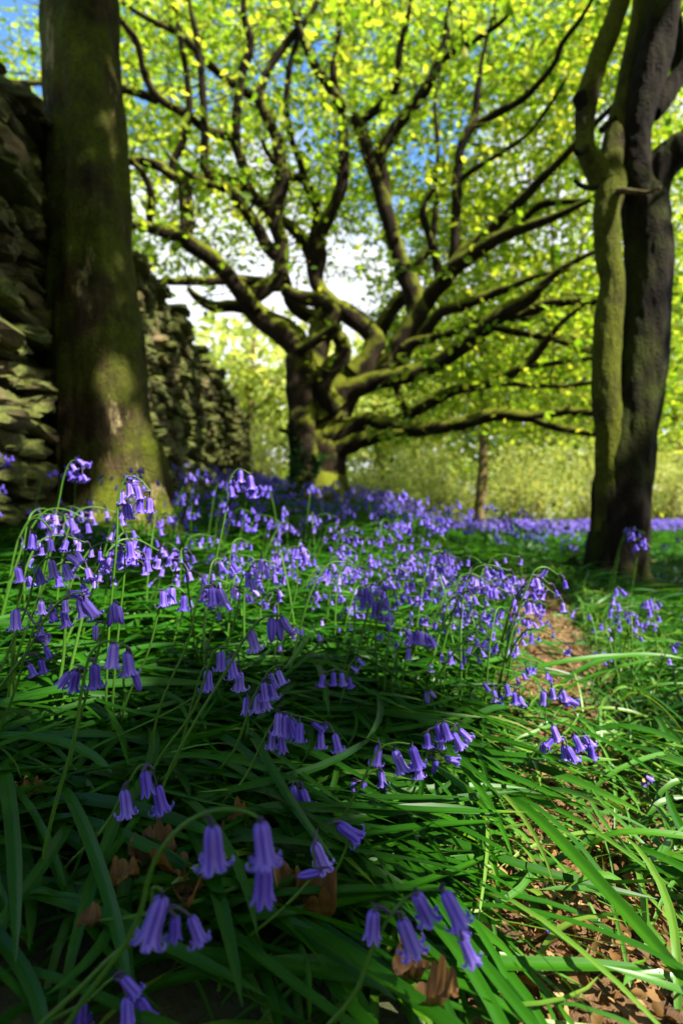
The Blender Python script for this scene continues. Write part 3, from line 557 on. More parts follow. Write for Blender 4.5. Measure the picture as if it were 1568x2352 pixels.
# ------------------------------------------------------------------ woodland behind
th = P(1098, 1190, 15.5); th[2] = float(gz(th[0], th[1]))
def far_tree(px, d, h, r0, lean, crown_r, ncl, label, mat='oak_leaf', group=None, cz=.62, name='slender_tree', size=.17, bm='thin_bark', flat=.55):
    b = P(px, 1190, d); b[2] = float(gz(b[0], b[1])); e = tree(b, name, label, 'tree', group); m_ = MB()
    q = spline(np.array([b - (0, 0, .1), b + (lean * .3 + RNG.normal() * .06, 0, h * .3), b + (lean * .6 + RNG.normal() * .1, .1, h * .6), b + (lean, .2, h)]), 40)
    tube(m_, q, np.linspace(r0, r0 * .25, 40), 12, .1, 3, int(px)); m_.build('trunk', M[bm], e)
    s_ = MB(); l_ = MB(); cc = b + np.array([lean * cz, 0, h * cz])
    for k in range(12):
        i = RNG.integers(12, 38); v = rand_dir(1, .2)[0]; tip = q[i] + v * crown_r * .8
        tube(s_, spline(np.array([q[i], .5 * (q[i] + tip) + (0, 0, .15), tip]), 12), np.linspace(r0 * .3, .008, 12), 5)
    s_.build('branch', M[bm], e)
    D = rand_dir(ncl) * (RNG.random((ncl, 1)) ** .45) * np.array([crown_r, crown_r, h * .5 * .9]); ok = fbm((D + cc) * .8, 2, int(px) % 40) > -.25
    for c in (cc + D)[ok]:
        n = 14; leaves(l_, c + RNG.normal(size=(n, 3)) * (.38, .38, .16), RNG.uniform(size * .7, size * 1.3, n), flat, tint=np.clip(RNG.normal(RNG.uniform(.25, .85), .15, n), 0, 1))
    l_.build('crown', M[mat], e); return e
far_tree(1098, 12.3, 7.0, .14, .05, 2.6, 330, 'slender pale brown tree trunk rising from the bluebells right of the gnarled tree', cz=.75)
for px, d, h, r0, cr, ncl, mat, lab in (
   (560, 17, 5.4, .16, 3.0, 250, 'pale_leaf', 'leafy tree beyond the end of the dry stone wall'),
   (420, 22, 6.5, .2, 4.0, 330, 'oak_leaf', 'tree crown showing above the far part of the stone wall'),
   (880, 22, 7.2, .18, 3.6, 420, 'pale_leaf', 'pale leafy tree behind the lowest limb of the gnarled tree'),
   (1010, 27, 11.0, .2, 4.4, 480, 'oak_leaf', 'tall leafy tree far behind the middle of the long low limb'),
   (1240, 19, 8.5, .17, 3.4, 480, 'oak_leaf', 'yellow green leafy tree between the slender trunk and the forked tree'),
   (1370, 24, 11.0, .2, 4.4, 480, 'oak_leaf', 'sunlit leafy tree partly hidden behind the forked tree'),
   (1560, 18, 9.0, .2, 3.4, 400, 'oak_leaf', 'leafy tree at the right edge beyond the forked trunk'),
   (700, 26, 6.5, .2, 4.0, 330, 'pale_leaf', 'pale hazy tree seen behind the foot of the gnarled tree')):
    far_tree(px, d, h, r0, RNG.uniform(-.4, .4), cr, ncl, lab, mat, 'trees beyond the bluebell field', .56, 'woodland_tree', .27)
for px, py, d, n, sp, lab in (
   (850, 1120, 13.0, 1500, (.5, .6, .30), 'pale green bush right of the foot of the gnarled tree'),
   (985, 1125, 14.5, 2300, (.5, .6, .70), 'grey green twiggy bush left of the slender trunk'),
   (1060, 1145, 13.8, 1000, (.42, .4, .30), 'low olive bush with dark stems at the foot of the slender trunk'),
   (1200, 1120, 14.5, 2400, (.6, .6, .55), 'broad pale olive bush right of the slender trunk'),
   (1335, 1110, 15.0, 2100, (.5, .6, .80), 'olive bush beside the left edge of the forked trunk'),
   (1530, 1110, 14.5, 2100, (.6, .6, .45), 'pale bush seen to the right of the forked trunk'),
   (600, 1040, 15.0, 1500, (.5, .6, .42), 'pale green bush between the wall end and the gnarled tree')):
    shrubby('shrub', lab, 'bush', px, py, d, int(n * 2.2), sp, .07, M['shrub_leaf'], 44, 'shrubs along the edge of the bluebell field')
w_ = MB()
for k in range(7000):                                # the wood far behind, one mass
    x = RNG.uniform(-38, 42); y = RNG.uniform(34, 46); z = float(gz(x, y)) + RNG.random() ** 1.2 * (6.5 + 2.5 * math.sin(x * .5) + 1.2 * math.sin(x * 1.3 + 2))
    if fbm(np.array([[x * .35, y * .2, z * .5]]), 2, 15)[0] < .02: continue
    C = np.array([x, y, z]) + RNG.normal(size=(16, 3)) * (.8, .8, .35); leaves(w_, C, RNG.uniform(.28, .5, 16), .5, tint=np.clip(RNG.normal(RNG.uniform(.2, .8), .15, 16), 0, 1))
tag(w_.build('distant_woodland', M['oak_leaf']), 'pale mass of woodland far beyond the field', 'woodland', kind='stuff')

for px, py_, lab in ((-4.5, -4.5, 'unseen leafy tree added behind the viewer beside the wall to dim the sky light'), (-1.2, -7.0, 'unseen leafy tree added straight behind the viewer to dim the sky light'), (2.6, -6.2, 'unseen leafy tree added behind the viewer on the path side to dim the sky light'), (6.5, -4.2, 'unseen leafy tree added to the right behind the viewer to dim the sky light')):  # unseen trees added behind the camera to cut sky light on the foreground
    b = np.array([px, py_, float(gz(px, py_))]); e = tree(b, 'woodland_tree', lab, 'tree', 'unseen trees added around the viewer to dim the sky light'); m_ = MB(); l_ = MB()
    tube(m_, spline(np.array([b - (0, 0, .1), b + (.1, 0, 2.2), b + (0, .1, 5.0)]), 30), np.linspace(.2, .05, 30), 12, .1, 3, 3); m_.build('trunk', M['bark_right'], e)
    D = rand_dir(420) * (RNG.random((420, 1)) ** .4) * np.array([2.3, 2.0, 2.2]) + b + (0, 0, 2.7)
    for c in D:
        C = c + RNG.normal(size=(12, 3)) * (.35, .35, .2); C = C[(C[:, 2] > .2) & keep_dark(C, .12)]; leaves(l_, C, RNG.uniform(.14, .24, len(C)), .5)
    l_.build('crown', M['oak_leaf'], e)
# ------------------------------------------------------------------ leaves of the bluebells and grass (nobody could count them)
def blades(mb, x, y, az, length, width, e0, curl, seg, lift, tint, roll, pthin=.8):
    n = len(x); s = np.linspace(0, 1, seg + 1); z0 = gz(x, y); p = np.stack([x, y, z0 - .004], -1)
    el = e0[:, None] - curl[:, None] * s[None] ** 1.1; azs = az[:, None] + RNG.normal(0, .75, n)[:, None] * s[None] ** 1.5
    step = (length / seg)[:, None]; dx = np.cos(el) * np.cos(azs) * step; dy = np.cos(el) * np.sin(azs) * step; dz = np.sin(el) * step
    Cx = p[:, :1] + np.cumsum(np.c_[np.zeros(n), dx[:, :-1]], 1); Cy = p[:, 1:2] + np.cumsum(np.c_[np.zeros(n), dy[:, :-1]], 1); Cz = p[:, 2:] + np.cumsum(np.c_[np.zeros(n), dz[:, :-1]], 1)
    G_ = gz(Cx, Cy); hm = (.05 + .12 * ss(.4, 1.3, Cy)) * np.exp(.3 * np.sin(np.arange(n) * 7.7))[:, None]; Cz = np.where(Cz > G_, G_ + hm * np.tanh((Cz - G_) / hm), Cz); fl = G_ + lift[:, None] * ss(0, .35, s)[None]; Cz = np.maximum(Cz, fl)
    if len(PATH) and x.max() < 4: pdm = np.minimum(path_dist(Cx[:, seg // 2], Cy[:, seg // 2]), path_dist(Cx[:, -2], Cy[:, -2])); thin = (pdm < np.where(y > .95, .095, .065)) & (RNG.random(n) < np.where(y > .95, .93, pthin))
    else: thin = np.zeros(n, bool)
    okb = ~thin & (np.sqrt(Cx ** 2 + Cy ** 2 + (Cz - CAMZ) ** 2).min(1) > .395); Cx, Cy, Cz, azs, width, roll, tint = Cx[okb], Cy[okb], Cz[okb], azs[okb], width[okb], roll[okb], tint[okb]; n = len(Cx)
    wp = np.interp(s, [0, .15, .5, .8, .94, 1], [.55, .8, 1, .85, .45, .04])[None] * width[:, None] * .5
    ro = roll[:, None] * s[None]; side = np.stack([-np.sin(azs) * np.cos(ro), np.cos(azs) * np.cos(ro), np.sin(ro)], -1)
    Cc = np.stack([Cx, Cy, Cz], -1); up = np.zeros_like(Cc); up[..., 2] = .30 * wp
    Lf = Cc + side * wp[..., None] + up; Rt = Cc - side * wp[..., None] + up
    kc = 7 if seg > 10 else (5 if seg > 6 else 3)
    V = np.stack([Lf + (Cc - Lf) * min(2 * q_, 1) + (Rt - Cc) * max(2 * q_ - 1, 0) for q_ in np.linspace(0, 1, kc)], 2); m = (seg + 1) * kc
    b = np.arange(n)[:, None, None] * m + np.arange(seg)[None, :, None] * kc + np.arange(kc - 1)[None, None]
    Fa = np.stack([b, b + 1, b + kc + 1, b + kc], -1).reshape(-1, 4)
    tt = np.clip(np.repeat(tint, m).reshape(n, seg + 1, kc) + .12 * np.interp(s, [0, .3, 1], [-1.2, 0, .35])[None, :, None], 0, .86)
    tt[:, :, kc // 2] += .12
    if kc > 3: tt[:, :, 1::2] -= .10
    brown = RNG.random(n) < .14; tt[brown, -2:, :] = .95; tt[brown, -1:, :] = 1.0; tt = tt.reshape(n, m)
    mb.add(V.reshape(-1, 3), Fa, 0, tt.ravel())
def wedge(n, ya, yb, pad=.25, slope=.66):
    y = np.sqrt(RNG.uniform(ya ** 2, yb ** 2, int(n))); x = RNG.uniform(-1, 1, int(n)) * (slope * y + pad); return x, y
TR = [(lt.location.x, lt.location.y, .27), (rt.location.x, rt.location.y, .19), (ct.location.x, ct.location.y, .5)]
def free(x, y, pw=.075, keep=.12):
    ok = (path_dist(x, y) > pw + RNG.normal(0, .025, len(x))) | (RNG.random(len(x)) < keep)
    for tx, ty, tr in TR: ok &= np.hypot(x - tx, y - ty) > tr
    return ok & (x > wall_x(y) + .12)
bl = MB()
def sow(nclump, ya, yb, per, L, Wd, seg, keep=.12):
    x, y = wedge(nclump * (1.5 if ya < 2 else 1.15), ya, yb, .6); ok = free(x, y, np.where(y < 1.2, .125, .09), keep) & ~((x > .27 + .08 * y) & (RNG.random(len(x)) < np.where(y < 1.2, .6, .4)) & (y < 3)); x, y = x[ok], y[ok]; n = len(x)
    x = np.repeat(x, per) + RNG.normal(0, .012, n * per); y = np.repeat(y, per) + RNG.normal(0, .012, n * per); N = n * per
    mean = np.repeat(-.2 + 1.3 * fbm(np.stack([x[::per] * 1.6, y[::per] * 1.6, 0 * x[::per]], -1), 2, 77) + RNG.normal(0, .35, n), per); az = mean + RNG.normal(0, .55, N)
    flat_ = RNG.random(N) < .55
    e0 = np.where(flat_, RNG.uniform(.25, .8, N), RNG.uniform(.7, 1.25, N)); curl = np.where(flat_, RNG.uniform(.5, 1.5, N), RNG.uniform(1.0, 2.6, N))
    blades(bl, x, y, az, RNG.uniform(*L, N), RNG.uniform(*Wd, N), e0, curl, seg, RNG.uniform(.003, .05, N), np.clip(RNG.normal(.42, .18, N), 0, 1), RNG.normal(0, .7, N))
sow(1000, .34, 1.15, 6, (.15, .36), (.005, .0115), 14)
sow(1900, 1.15, 2.6, 5, (.14, .32), (.007, .012), 7)
sow(2600, 2.6, 6.0, 4, (.18, .34), (.010, .017), 5)
sow(3600, 6.0, 13., 3, (.18, .34), (.014, .024), 4)
sow(2600, 13, 27., 3, (.2, .36), (.03, .05), 3)
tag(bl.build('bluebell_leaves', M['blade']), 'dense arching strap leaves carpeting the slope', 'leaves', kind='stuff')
bl = MB()
x, y = wedge(20000, .3, 3.2, .5); ok = free(x, y, .06, .25) & (x > .17 + .10 * y + RNG.normal(0, .05, len(x))); x, y = x[ok], y[ok]; N = len(x)
blades(bl, x, y, RNG.uniform(-3.14, 3.14, N), RNG.uniform(.05, .20, N), RNG.uniform(.002, .0055, N), RNG.uniform(.5, 1.4, N), RNG.uniform(.6, 2.4, N), 6, RNG.uniform(.002, .02, N), np.clip(RNG.normal(.5, .22, N), 0, 1), RNG.normal(0, .8, N), .45)
x, y = wedge(14000, .34, 2.6, .1); ok = (path_dist(x, y) > np.where(y > .9, .075, .015) + RNG.normal(0, .03, len(x))) & (path_dist(x, y) < .30); x, y = x[ok], y[ok]; N = len(x)
blades(bl, x, y, RNG.uniform(-3.14, 3.14, N), RNG.uniform(.06, .24, N), RNG.uniform(.0025, .007, N), RNG.uniform(.4, 1.3, N), RNG.uniform(.8, 2.6, N), 8, RNG.uniform(.002, .02, N), np.clip(RNG.normal(.55, .22, N), 0, 1), RNG.normal(0, .8, N), .3)
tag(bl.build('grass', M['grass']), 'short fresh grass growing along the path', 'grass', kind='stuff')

# ------------------------------------------------------------------ bluebells
def bell_mesh(kind, seed):
    rg = np.random.default_rng(seed); mb = MB()
    if kind == 'bud': prof = [(.0010, 0), (.0024, -.0012), (.0030, -.004), (.0031, -.008), (.0027, -.012), (.0017, -.0155), (.0004, -.0175)]; hw = [.56, .56, .56, .56, .56, .55, .5]
    elif kind == 'half': prof = [(.0012, 0), (.0029, -.0012), (.0035, -.004), (.0037, -.008), (.0038, -.0115), (.0044, -.0145), (.0052, -.0165), (.0057, -.0175)]; hw = [.56, .56, .56, .56, .55, .48, .34, .06]
    else: prof = [(.0012, 0), (.0027, -.0012), (.0033, -.004), (.0034, -.0080), (.0036, -.0122), (.0044, -.0152), (.0060, -.0168), (.0076, -.0164), (.0081, -.0148), (.0073, -.0136)]; hw = [.56, .56, .56, .56, .55, .50, .40, .30, .19, .05]
    pr = spline(np.array([(a, b, c) for (a, b), c in zip(prof, hw)]), 13); na = 5
    for k in range(6):
        a0 = k * math.pi / 3 + rg.normal(0, .04); cu = rg.uniform(.75, 1.2) if kind == 'open' else 1.; out = .00022 if k % 2 else 0
        V = []; tn = []
        for i, (r, z, h) in enumerate(pr):
            if i > 7: r = pr[7][0] + (r - pr[7][0]) * cu; z = pr[7][1] + (z - pr[7][1]) * cu
            wabs = h * max(pr[min(i, 7)][0], .0012) * 1.04; 
            for j in np.linspace(-1, 1, na):
                ang = a0 + j * (h if i <= 7 else wabs / max(r, 1e-4)); rr = r + out + .00028 * (1 - j * j) - (.0002 if abs(j) > .9 else 0)
                V.append((rr * math.cos(ang), rr * math.sin(ang), z)); tn.append(.60 - .42 * math.exp(-(j / .25) ** 2) + .20 * i / 13 + (.12 if abs(j) > .9 else 0))
        i = np.arange(12)[:, None] * na + np.arange(na - 1)[None]
        mb.add(V, np.stack([i, i + 1, i + na + 1, i + na], -1).reshape(-1, 4), 0, np.clip(tn, 0, 1))
    if kind == 'open':
        for k in range(6):
            a = k * math.pi / 3 + .5; p = np.array([.0022 * math.cos(a), .0022 * math.sin(a), -.0125]); tube(mb, np.array([p, p + (0, 0, -.0012), p + (0, 0, -.0024)]), [.0004, .0006, .0003], 5, mat=1)
    return mb
def cream():
    m, t, b, o = newmat('cream_anther'); n = noise(t, 300, 2); r = ramp(t, [(.3, (.55, .48, .26)), (.7, (.75, .70, .48))]); t.links.new(n.outputs['Fac'], r.inputs[0]); t.links.new(r.outputs[0], b.inputs['Base Color']); return m
M['cream'] = cream()
BELL = {k: [bell_mesh(k, s).mesh(k + '_bell', [M['bell'], M['cream']]) for s in range(3)] for k in ('open', 'half', 'bud')}
def hang(p, axis, size, kind, parent, rel):
    o = bpy.data.objects.new('flower_bell', random.choice(BELL[kind])); COL.objects.link(o); o.parent = parent
    z = -Vector(axis).normalized(); q = z.to_track_quat('Z', 'Y') @ Quaternion((0, 0, 1), random.uniform(0, 6.28)); s = size / .0175
    o.matrix_local = Matrix.LocRotScale(Vector(np.asarray(p) - rel), q, Vector((s, s, s))); return o
def plant(head, bells, lean_px, label, group, base=None, thick=.0019, name='bluebell'):
    """head: 3D points of the arching top of the stem; bells: (3D top, axis, length, kind)"""
    head = np.asarray(head, float)
    if base is None:
        h0 = head[0]; g0 = float(gz(h0[0], h0[1])); hh = h0[2] - g0; base = np.array([h0[0] - lean_px * hh, h0[1] + RNG.uniform(-.05, .08) * hh, 0])
        base[2] = float(gz(base[0], base[1])) - .01
    e = empty(name, base, label, 'flower', group)
    mid = base + (head[0] - base) * .5 + np.array([-lean_px * .03, 0, .01]) + RNG.normal(size=3) * .004
    c = spline(np.vstack([base, mid, head]), 30); mb = MB(); tube(mb, c, np.linspace(thick, thick * .5, 30), 7, tint=np.repeat(np.interp(np.linspace(0, 1, 30), [0, .7, .9, 1], [.9, .75, .35, .1]), 7))if False else tube(mb, c, np.linspace(thick, thick * .5, 30), 7, tint=.75)
    for p, ax, sz, kd in bells:
        k = int(np.argmin(np.linalg.norm(c[12:] - p, axis=1) - .004 * np.arange(len(c) - 12) / 18)) + 12; a = c[k]
        if np.linalg.norm(a - p) < .0006: a = a + (0, 0, .001)
        m_ = .5 * (a + p) + np.array([0, 0, .25 * np.linalg.norm(a - p) + .001]); tube(mb, spline(np.array([a, m_, p, p + np.asarray(ax) * .001]), 9), np.linspace(thick * .45, .0009, 9), 5, tint=.12)
        d = (p - a) / (np.linalg.norm(p - a) + 1e-6) + np.array([0, 0, .5]); br = spline(np.array([a, a + d * .006, a + d * .012 + (0, 0, -.002)]), 6); tube(mb, br, np.array([.0006, .0012, .0012, .0009, .0005, .0002]), 4, tint=.05)
    mb.build('stem', M['stem'], e, loc=base)
    for p, ax, sz, kd in bells: hang(p, ax, sz, kd, e, base)
    return e
def hero(d, head, bells, label, lean=.42, group='bluebells close to the camera', dj=.02):
    H = [P(x, y, d + dd) for x, y, dd in [(h + (0,))[:3] for h in head]]; B = []
    for x, y, t, L, k in bells:
        dd = d + RNG.uniform(-dj, dj) * .5; a = np.array([math.sin(t), RNG.normal(0, .12), -math.cos(t)]); a /= np.linalg.norm(a)
        B.append((P(x, y, dd), a, L * dd / F, {'o': 'open', 'h': 'half', 'b': 'bud'}[k]))
    return plant(H, B, min(lean, .5), label, group, thick=.0014)
HE = [
 (.26, [(300, 2150), (350, 1990), (410, 1905), (480, 1864), (545, 1860), (582, 1872), (600, 1890)], [(487, 1898, .05, 98, 'o'), (598, 1890, .14, 95, 'o'), (607, 1985, -.03, 92, 'h')], 'bluebell arching over the brown oak leaves with its hanging bells out of focus', .42),
 (.27, [(200, 2255), (260, 2195), (318, 2150), (345, 2100), (352, 2040), (372, 2045)], [(372, 2060, -.28, 100, 'o'), (403, 2106, -.05, 56, 'h'), (438, 2106, .42, 62, 'o')], 'bluebell with one broad bell and two smaller ones low in the left corner', .7),
 (.31, [(200, 2300), (240, 2262), (262, 2245)], [(282, 2246, .75, 55, 'o'), (292, 2290, .1, 62, 'h'), (318, 2296, .5, 62, 'h'), (190, 2300, -.1, 60, 'o')], 'bluebell cut by the bottom edge of the picture at lower left', .6),
 (.30, [(810, 2290), (850, 2190), (892, 2108), (940, 2058), (980, 2044), (1010, 2042)], [(858, 2092, -.05, 70, 'h'), (922, 2112, .36, 84, 'o'), (955, 2055, .45, 76, 'o'), (1020, 2048, .5, 80, 'o'), (1040, 2125, .75, 45, 'o'), (1062, 2158, .42, 58, 'o')], 'bluebell with an arched stem and six hanging bells near the bottom centre', .45),
 (.45, [(985, 2132), (1050, 2140), (1110, 2158), (1180, 2158), (1220, 2138), (1243, 2104), (1250, 2112)], [(1252, 2120, .42, 45, 'h')], 'bluebell on a long low curving stem carrying one single bell by the path', .9),
 (.37, [(560, 2160), (640, 2095), (700, 2035), (722, 2000), (718, 1950)], [(722, 1938, .35, 68, 'o'), (735, 2003, -1.45, 52, 'b')], 'bluebell with one deep violet bell and a dark bud lying sideways', .8),
 (.41, [(740, 2040), (790, 1960), (800, 1900), (785, 1888)], [(776, 1893, .95, 62, 'o')], 'bluebell with a single bell swung out sideways above the twig', .5),
 (.41, [(240, 1900), (300, 1790), (322, 1760), (340, 1756)], [(332, 1772, .2, 56, 'h'), (360, 1806, .2, 62, 'o'), (285, 1815, .16, 60, 'o')], 'bluebell holding three curled bells left of the oak leaves in the dark leaves', .45),
 (.38, [(170, 1700), (186, 1600), (205, 1510), (232, 1478), (262, 1474), (292, 1486)], [(262, 1478, -.03, 58, 'o'), (292, 1496, .12, 58, 'o'), (310, 1548, .3, 42, 'b'), (217, 1525, .02, 58, 'o'), (176, 1540, -.3, 50, 'o'), (160, 1545, -.6, 40, 'h')], 'bluebell with large deep violet bells at the far left of the dark leaves', .22),
 (.48, [(440, 1640), (470, 1560), (490, 1500), (515, 1488), (545, 1500)], [(508, 1496, 0, 46, 'o'), (530, 1512, .2, 48, 'o'), (550, 1543, 0, 46, 'o')], 'bluebell with three pale bells stepping down to the right above the oak leaves', .40),
 (.50, [(400, 1760), (440, 1620), (462, 1545), (475, 1532)], [(476, 1540, .06, 48, 'o')], 'bluebell with a single stout bell just left of the three stepping bells', .40),
 (.46, [(520, 1540), (560, 1470), (590, 1430), (620, 1414), (650, 1416)], [(624, 1420, .02, 54, 'b'), (636, 1424, .2, 50, 'b'), (646, 1418, .55, 48, 'b'), (575, 1448, .25, 52, 'o')], 'bluebell with long closed purple buds spreading like fingers', .42),
 (.56, [(950, 1800), (985, 1720), (1000, 1668), (1020, 1656), (1045, 1664)], [(980, 1684, .08, 34, 'o'), (1002, 1665, .3, 38, 'o'), (1018, 1660, .3, 40, 'o'), (1040, 1684, .5, 42, 'o'), (1054, 1676, .8, 36, 'o'), (1022, 1742, 1.3, 34, 'o'), (1003, 1748, -.3, 34, 'b'), (1012, 1690, 0, 30, 'o')], 'bluebell with a dense cluster of recurved blue bells in the middle of the leaves', .35),
 (.48, [(830, 1800), (858, 1740), (880, 1714), (912, 1706), (945, 1710)], [(870, 1712, -.15, 46, 'o'), (905, 1724, .42, 54, 'o'), (946, 1716, .30, 52, 'o'), (955, 1748, .2, 40, 'o')], 'bluebell with four broad bells beneath a horizontal stem tip', .36),
 (.55, [(800, 1900), (830, 1820), (850, 1775), (872, 1765)], [(812, 1796, 0, 38, 'o'), (836, 1797, 0, 36, 'o'), (874, 1770, .15, 36, 'o'), (878, 1795, .05, 40, 'o'), (797, 1834, .1, 40, 'o'), (857, 1826, .02, 38, 'o')], 'bluebell drooping just above the lichen covered twig', .35),
 (.50, [(590, 1920), (630, 1840), (660, 1800), (690, 1796)], [(672, 1806, .12, 46, 'o'), (694, 1812, .35, 46, 'o'), (684, 1815, .1, 42, 'o'), (645, 1858, .06, 46, 'h')], 'bluebell with a tight group of bells and one separate narrow bell below', .42),
 (.50, [(560, 1790), (610, 1690), (645, 1642), (690, 1646), (740, 1660)], [(640, 1638, -.02, 50, 'o'), (654, 1642, 0, 52, 'o'), (668, 1650, .35, 44, 'o'), (625, 1680, -.02, 40, 'o'), (645, 1690, .15, 40, 'h'), (688, 1660, .0, 44, 'o'), (718, 1660, .9, 34, 'o'), (736, 1682, .05, 38, 'o'), (768, 1686, .25, 42, 'o')], 'bluebell whose many bells spread sideways in a long spray', .42),
 (.52, [(540, 1720), (580, 1610), (615, 1545), (640, 1528), (655, 1530)], [(620, 1548, .3, 36, 'o'), (638, 1540, .4, 36, 'o'), (605, 1568, .1, 42, 'o'), (590, 1592, .02, 44, 'o'), (606, 1596, .2, 38, 'h'), (567, 1602, -.05, 40, 'h'), (622, 1570, .2, 38, 'o')], 'bluebell with a knot of overlapping violet bells and cream anthers', .38),
 (.70, [(740, 1620), (745, 1570), (752, 1545), (775, 1538), (800, 1545)], [(742, 1550, -.2, 28, 'o'), (766, 1545, 0, 30, 'o'), (784, 1546, .1, 30, 'o'), (800, 1556, .2, 26, 'o')], 'bluebell carrying a short level row of small bells', .2),
 (.62, [(1140, 1850), (1200, 1770), (1236, 1712), (1262, 1690), (1300, 1694), (1345, 1690)], [(1268, 1668, .35, 36, 'o'), (1272, 1694, -.8, 30, 'o'), (1246, 1708, .04, 36, 'o'), (1292, 1712, .1, 34, 'o'), (1302, 1716, .5, 38, 'o'), (1318, 1690, .45, 36, 'o'), (1338, 1688, .65, 36, 'o'), (1354, 1710, .2, 38, 'o')], 'bluebell with eight bells leaning over the path edge at the right', .65),
 (.74, [(1248, 1720), (1252, 1640), (1256, 1600), (1272, 1585), (1292, 1588)], [(1247, 1588, 0, 32, 'h'), (1266, 1580, .2, 26, 'o'), (1282, 1598, .9, 30, 'o'), (1298, 1602, 1.0, 30, 'o'), (1292, 1586, .3, 26, 'o')], 'bluebell on an upright dark stem just above the path edge bells', .1),
 (.78, [(1100, 1680), (1122, 1620), (1140, 1580), (1160, 1572), (1190, 1580)], [(1133, 1586, .2, 26, 'o'), (1150, 1598, -.05, 28, 'o'), (1162, 1572, .2, 26, 'o'), (1180, 1590, .1, 28, 'o'), (1192, 1600, .4, 26, 'o'), (1110, 1570, .6, 22, 'h')], 'bluebell with small bells in the leaves left of the upright dark stem', .3),
 (.60, [(340, 1500), (368, 1390), (382, 1350), (400, 1346), (425, 1362)], [(375, 1358, .08, 38, 'o'), (396, 1350, -.02, 38, 'o'), (423, 1368, -.04, 36, 'o')], 'bluebell with three separate slim bells on a thin arch', .28),
 (.55, [(430, 1480), (450, 1390), (466, 1352), (485, 1344), (502, 1352)], [(464, 1350, .2, 34, 'o'), (486, 1350, .05, 42, 'o'), (494, 1352, .2, 40, 'h'), (502, 1352, .35, 44, 'h'), (474, 1352, -.2, 32, 'o')], 'bluebell with five bells packed close right of three slim ones', .25),
 (.50, [(60, 1500), (105, 1420), (140, 1380), (175, 1362), (190, 1368)], [(118, 1392, .3, 40, 'o'), (145, 1402, .2, 42, 'o'), (160, 1363, 1.45, 42, 'o'), (182, 1376, .25, 46, 'o'), (194, 1380, .6, 50, 'o'), (150, 1378, .1, 30, 'o')], 'bluebell with a flared pale lip and bells pointing sideways at the left edge', .6),
 (.55, [(60, 1400), (78, 1330), (100, 1288), (135, 1280), (168, 1290)], [(84, 1305, .3, 42, 'o'), (118, 1287, .08, 42, 'o'), (148, 1296, .3, 40, 'o'), (156, 1276, .9, 36, 'o'), (176, 1268, .5, 30, 'o')], 'bluebell with full bells below the upper left drift', .3),
 (.50, [(30, 1600), (60, 1500), (80, 1440), (98, 1436)], [(36, 1400, .1, 50, 'o'), (92, 1430, .15, 32, 'o'), (80, 1462, 1.35, 34, 'o'), (104, 1486, .5, 30, 'o'), (68, 1526, .5, 32, 'o'), (94, 1515, .1, 34, 'o')], 'bluebell with scattered small bells hard against the left edge', .3),
 (.50, [(215, 1540), (240, 1440), (258, 1390), (266, 1384)], [(262, 1386, .1, 46, 'b'), (270, 1392, .25, 44, 'b'), (256, 1400, -.1, 40, 'b'), (220, 1436, 0, 36, 'b')], 'bluebell with dark unopened buds crowded at the tip', .2),
 (.60, [(285, 1330), (288, 1270), (296, 1238), (300, 1242)], [(298, 1244, .04, 40, 'o'), (288, 1268, -.15, 30, 'o'), (302, 1262, .4, 28, 'o')], 'bluebell with one main bell standing alone before the left trunk', .1),
 (.60, [(268, 1250), (272, 1150), (290, 1098), (320, 1100), (345, 1128)], [(286, 1096, 1.3, 30, 'o'), (298, 1108, .05, 36, 'o'), (315, 1116, .2, 34, 'o'), (322, 1142, -.02, 38, 'o'), (344, 1144, 0, 36, 'o'), (294, 1158, .1, 38, 'o'), (281, 1130, .1, 32, 'o'), (288, 1160, -.15, 32, 'h')], 'bluebell with many bells silhouetted against the sunlit foot of the left trunk', .08),
 (.90, [(132, 1170), (146, 1100), (160, 1064), (176, 1056), (188, 1060)], [(178, 1056, .9, 24, 'o'), (190, 1062, 1.2, 20, 'o'), (164, 1066, .6, 20, 'o'), (160, 1082, .4, 22, 'o'), (178, 1086, .5, 22, 'o'), (190, 1090, .6, 20, 'o')], 'tall pale bluebell standing above the others before the wall', .15),
 (.80, [(518, 1180), (526, 1110), (545, 1078), (570, 1086), (580, 1100)], [(552, 1080, 0, 30, 'o'), (574, 1092, .1, 34, 'o'), (580, 1112, .05, 34, 'o'), (530, 1118, .2, 28, 'o'), (538, 1102, -.3, 18, 'o')], 'tall bluebell with a hooked tip against the dark end of the wall', .15),
 (.72, [(545, 1400), (552, 1340), (570, 1310), (590, 1288), (606, 1290)], [(570, 1314, .1, 36, 'o'), (584, 1308, .3, 26, 'o'), (600, 1284, .05, 30, 'o'), (610, 1306, .3, 26, 'o'), (536, 1350, .04, 26, 'h'), (575, 1330, .3, 28, 'o')], 'bluebell on a dark hooked stem left of the bright sun patch', .2),
 (.78, [(812, 1450), (815, 1380), (830, 1350), (855, 1342), (885, 1354)], [(826, 1352, 0, 28, 'o'), (840, 1350, .05, 34, 'o'), (850, 1362, .1, 34, 'o'), (862, 1384, 0, 36, 'o'), (876, 1376, .1, 28, 'o'), (888, 1376, .05, 28, 'o'), (834, 1374, -.1, 28, 'o'), (880, 1348, 1.4, 26, 'b')], 'bluebell with a thick hanging curtain of bells left of centre drift', .15),
 (.76, [(925, 1560), (935, 1490), (955, 1448), (975, 1444)], [(958, 1450, -.05, 30, 'o'), (966, 1450, .1, 32, 'o'), (978, 1454, .3, 30, 'o'), (985, 1462, .45, 28, 'o'), (938, 1490, 0, 26, 'h'), (948, 1456, -.3, 26, 'o')], 'bluebell with bunched dark bells on a blackish stem above the sunlit leaves', .15),
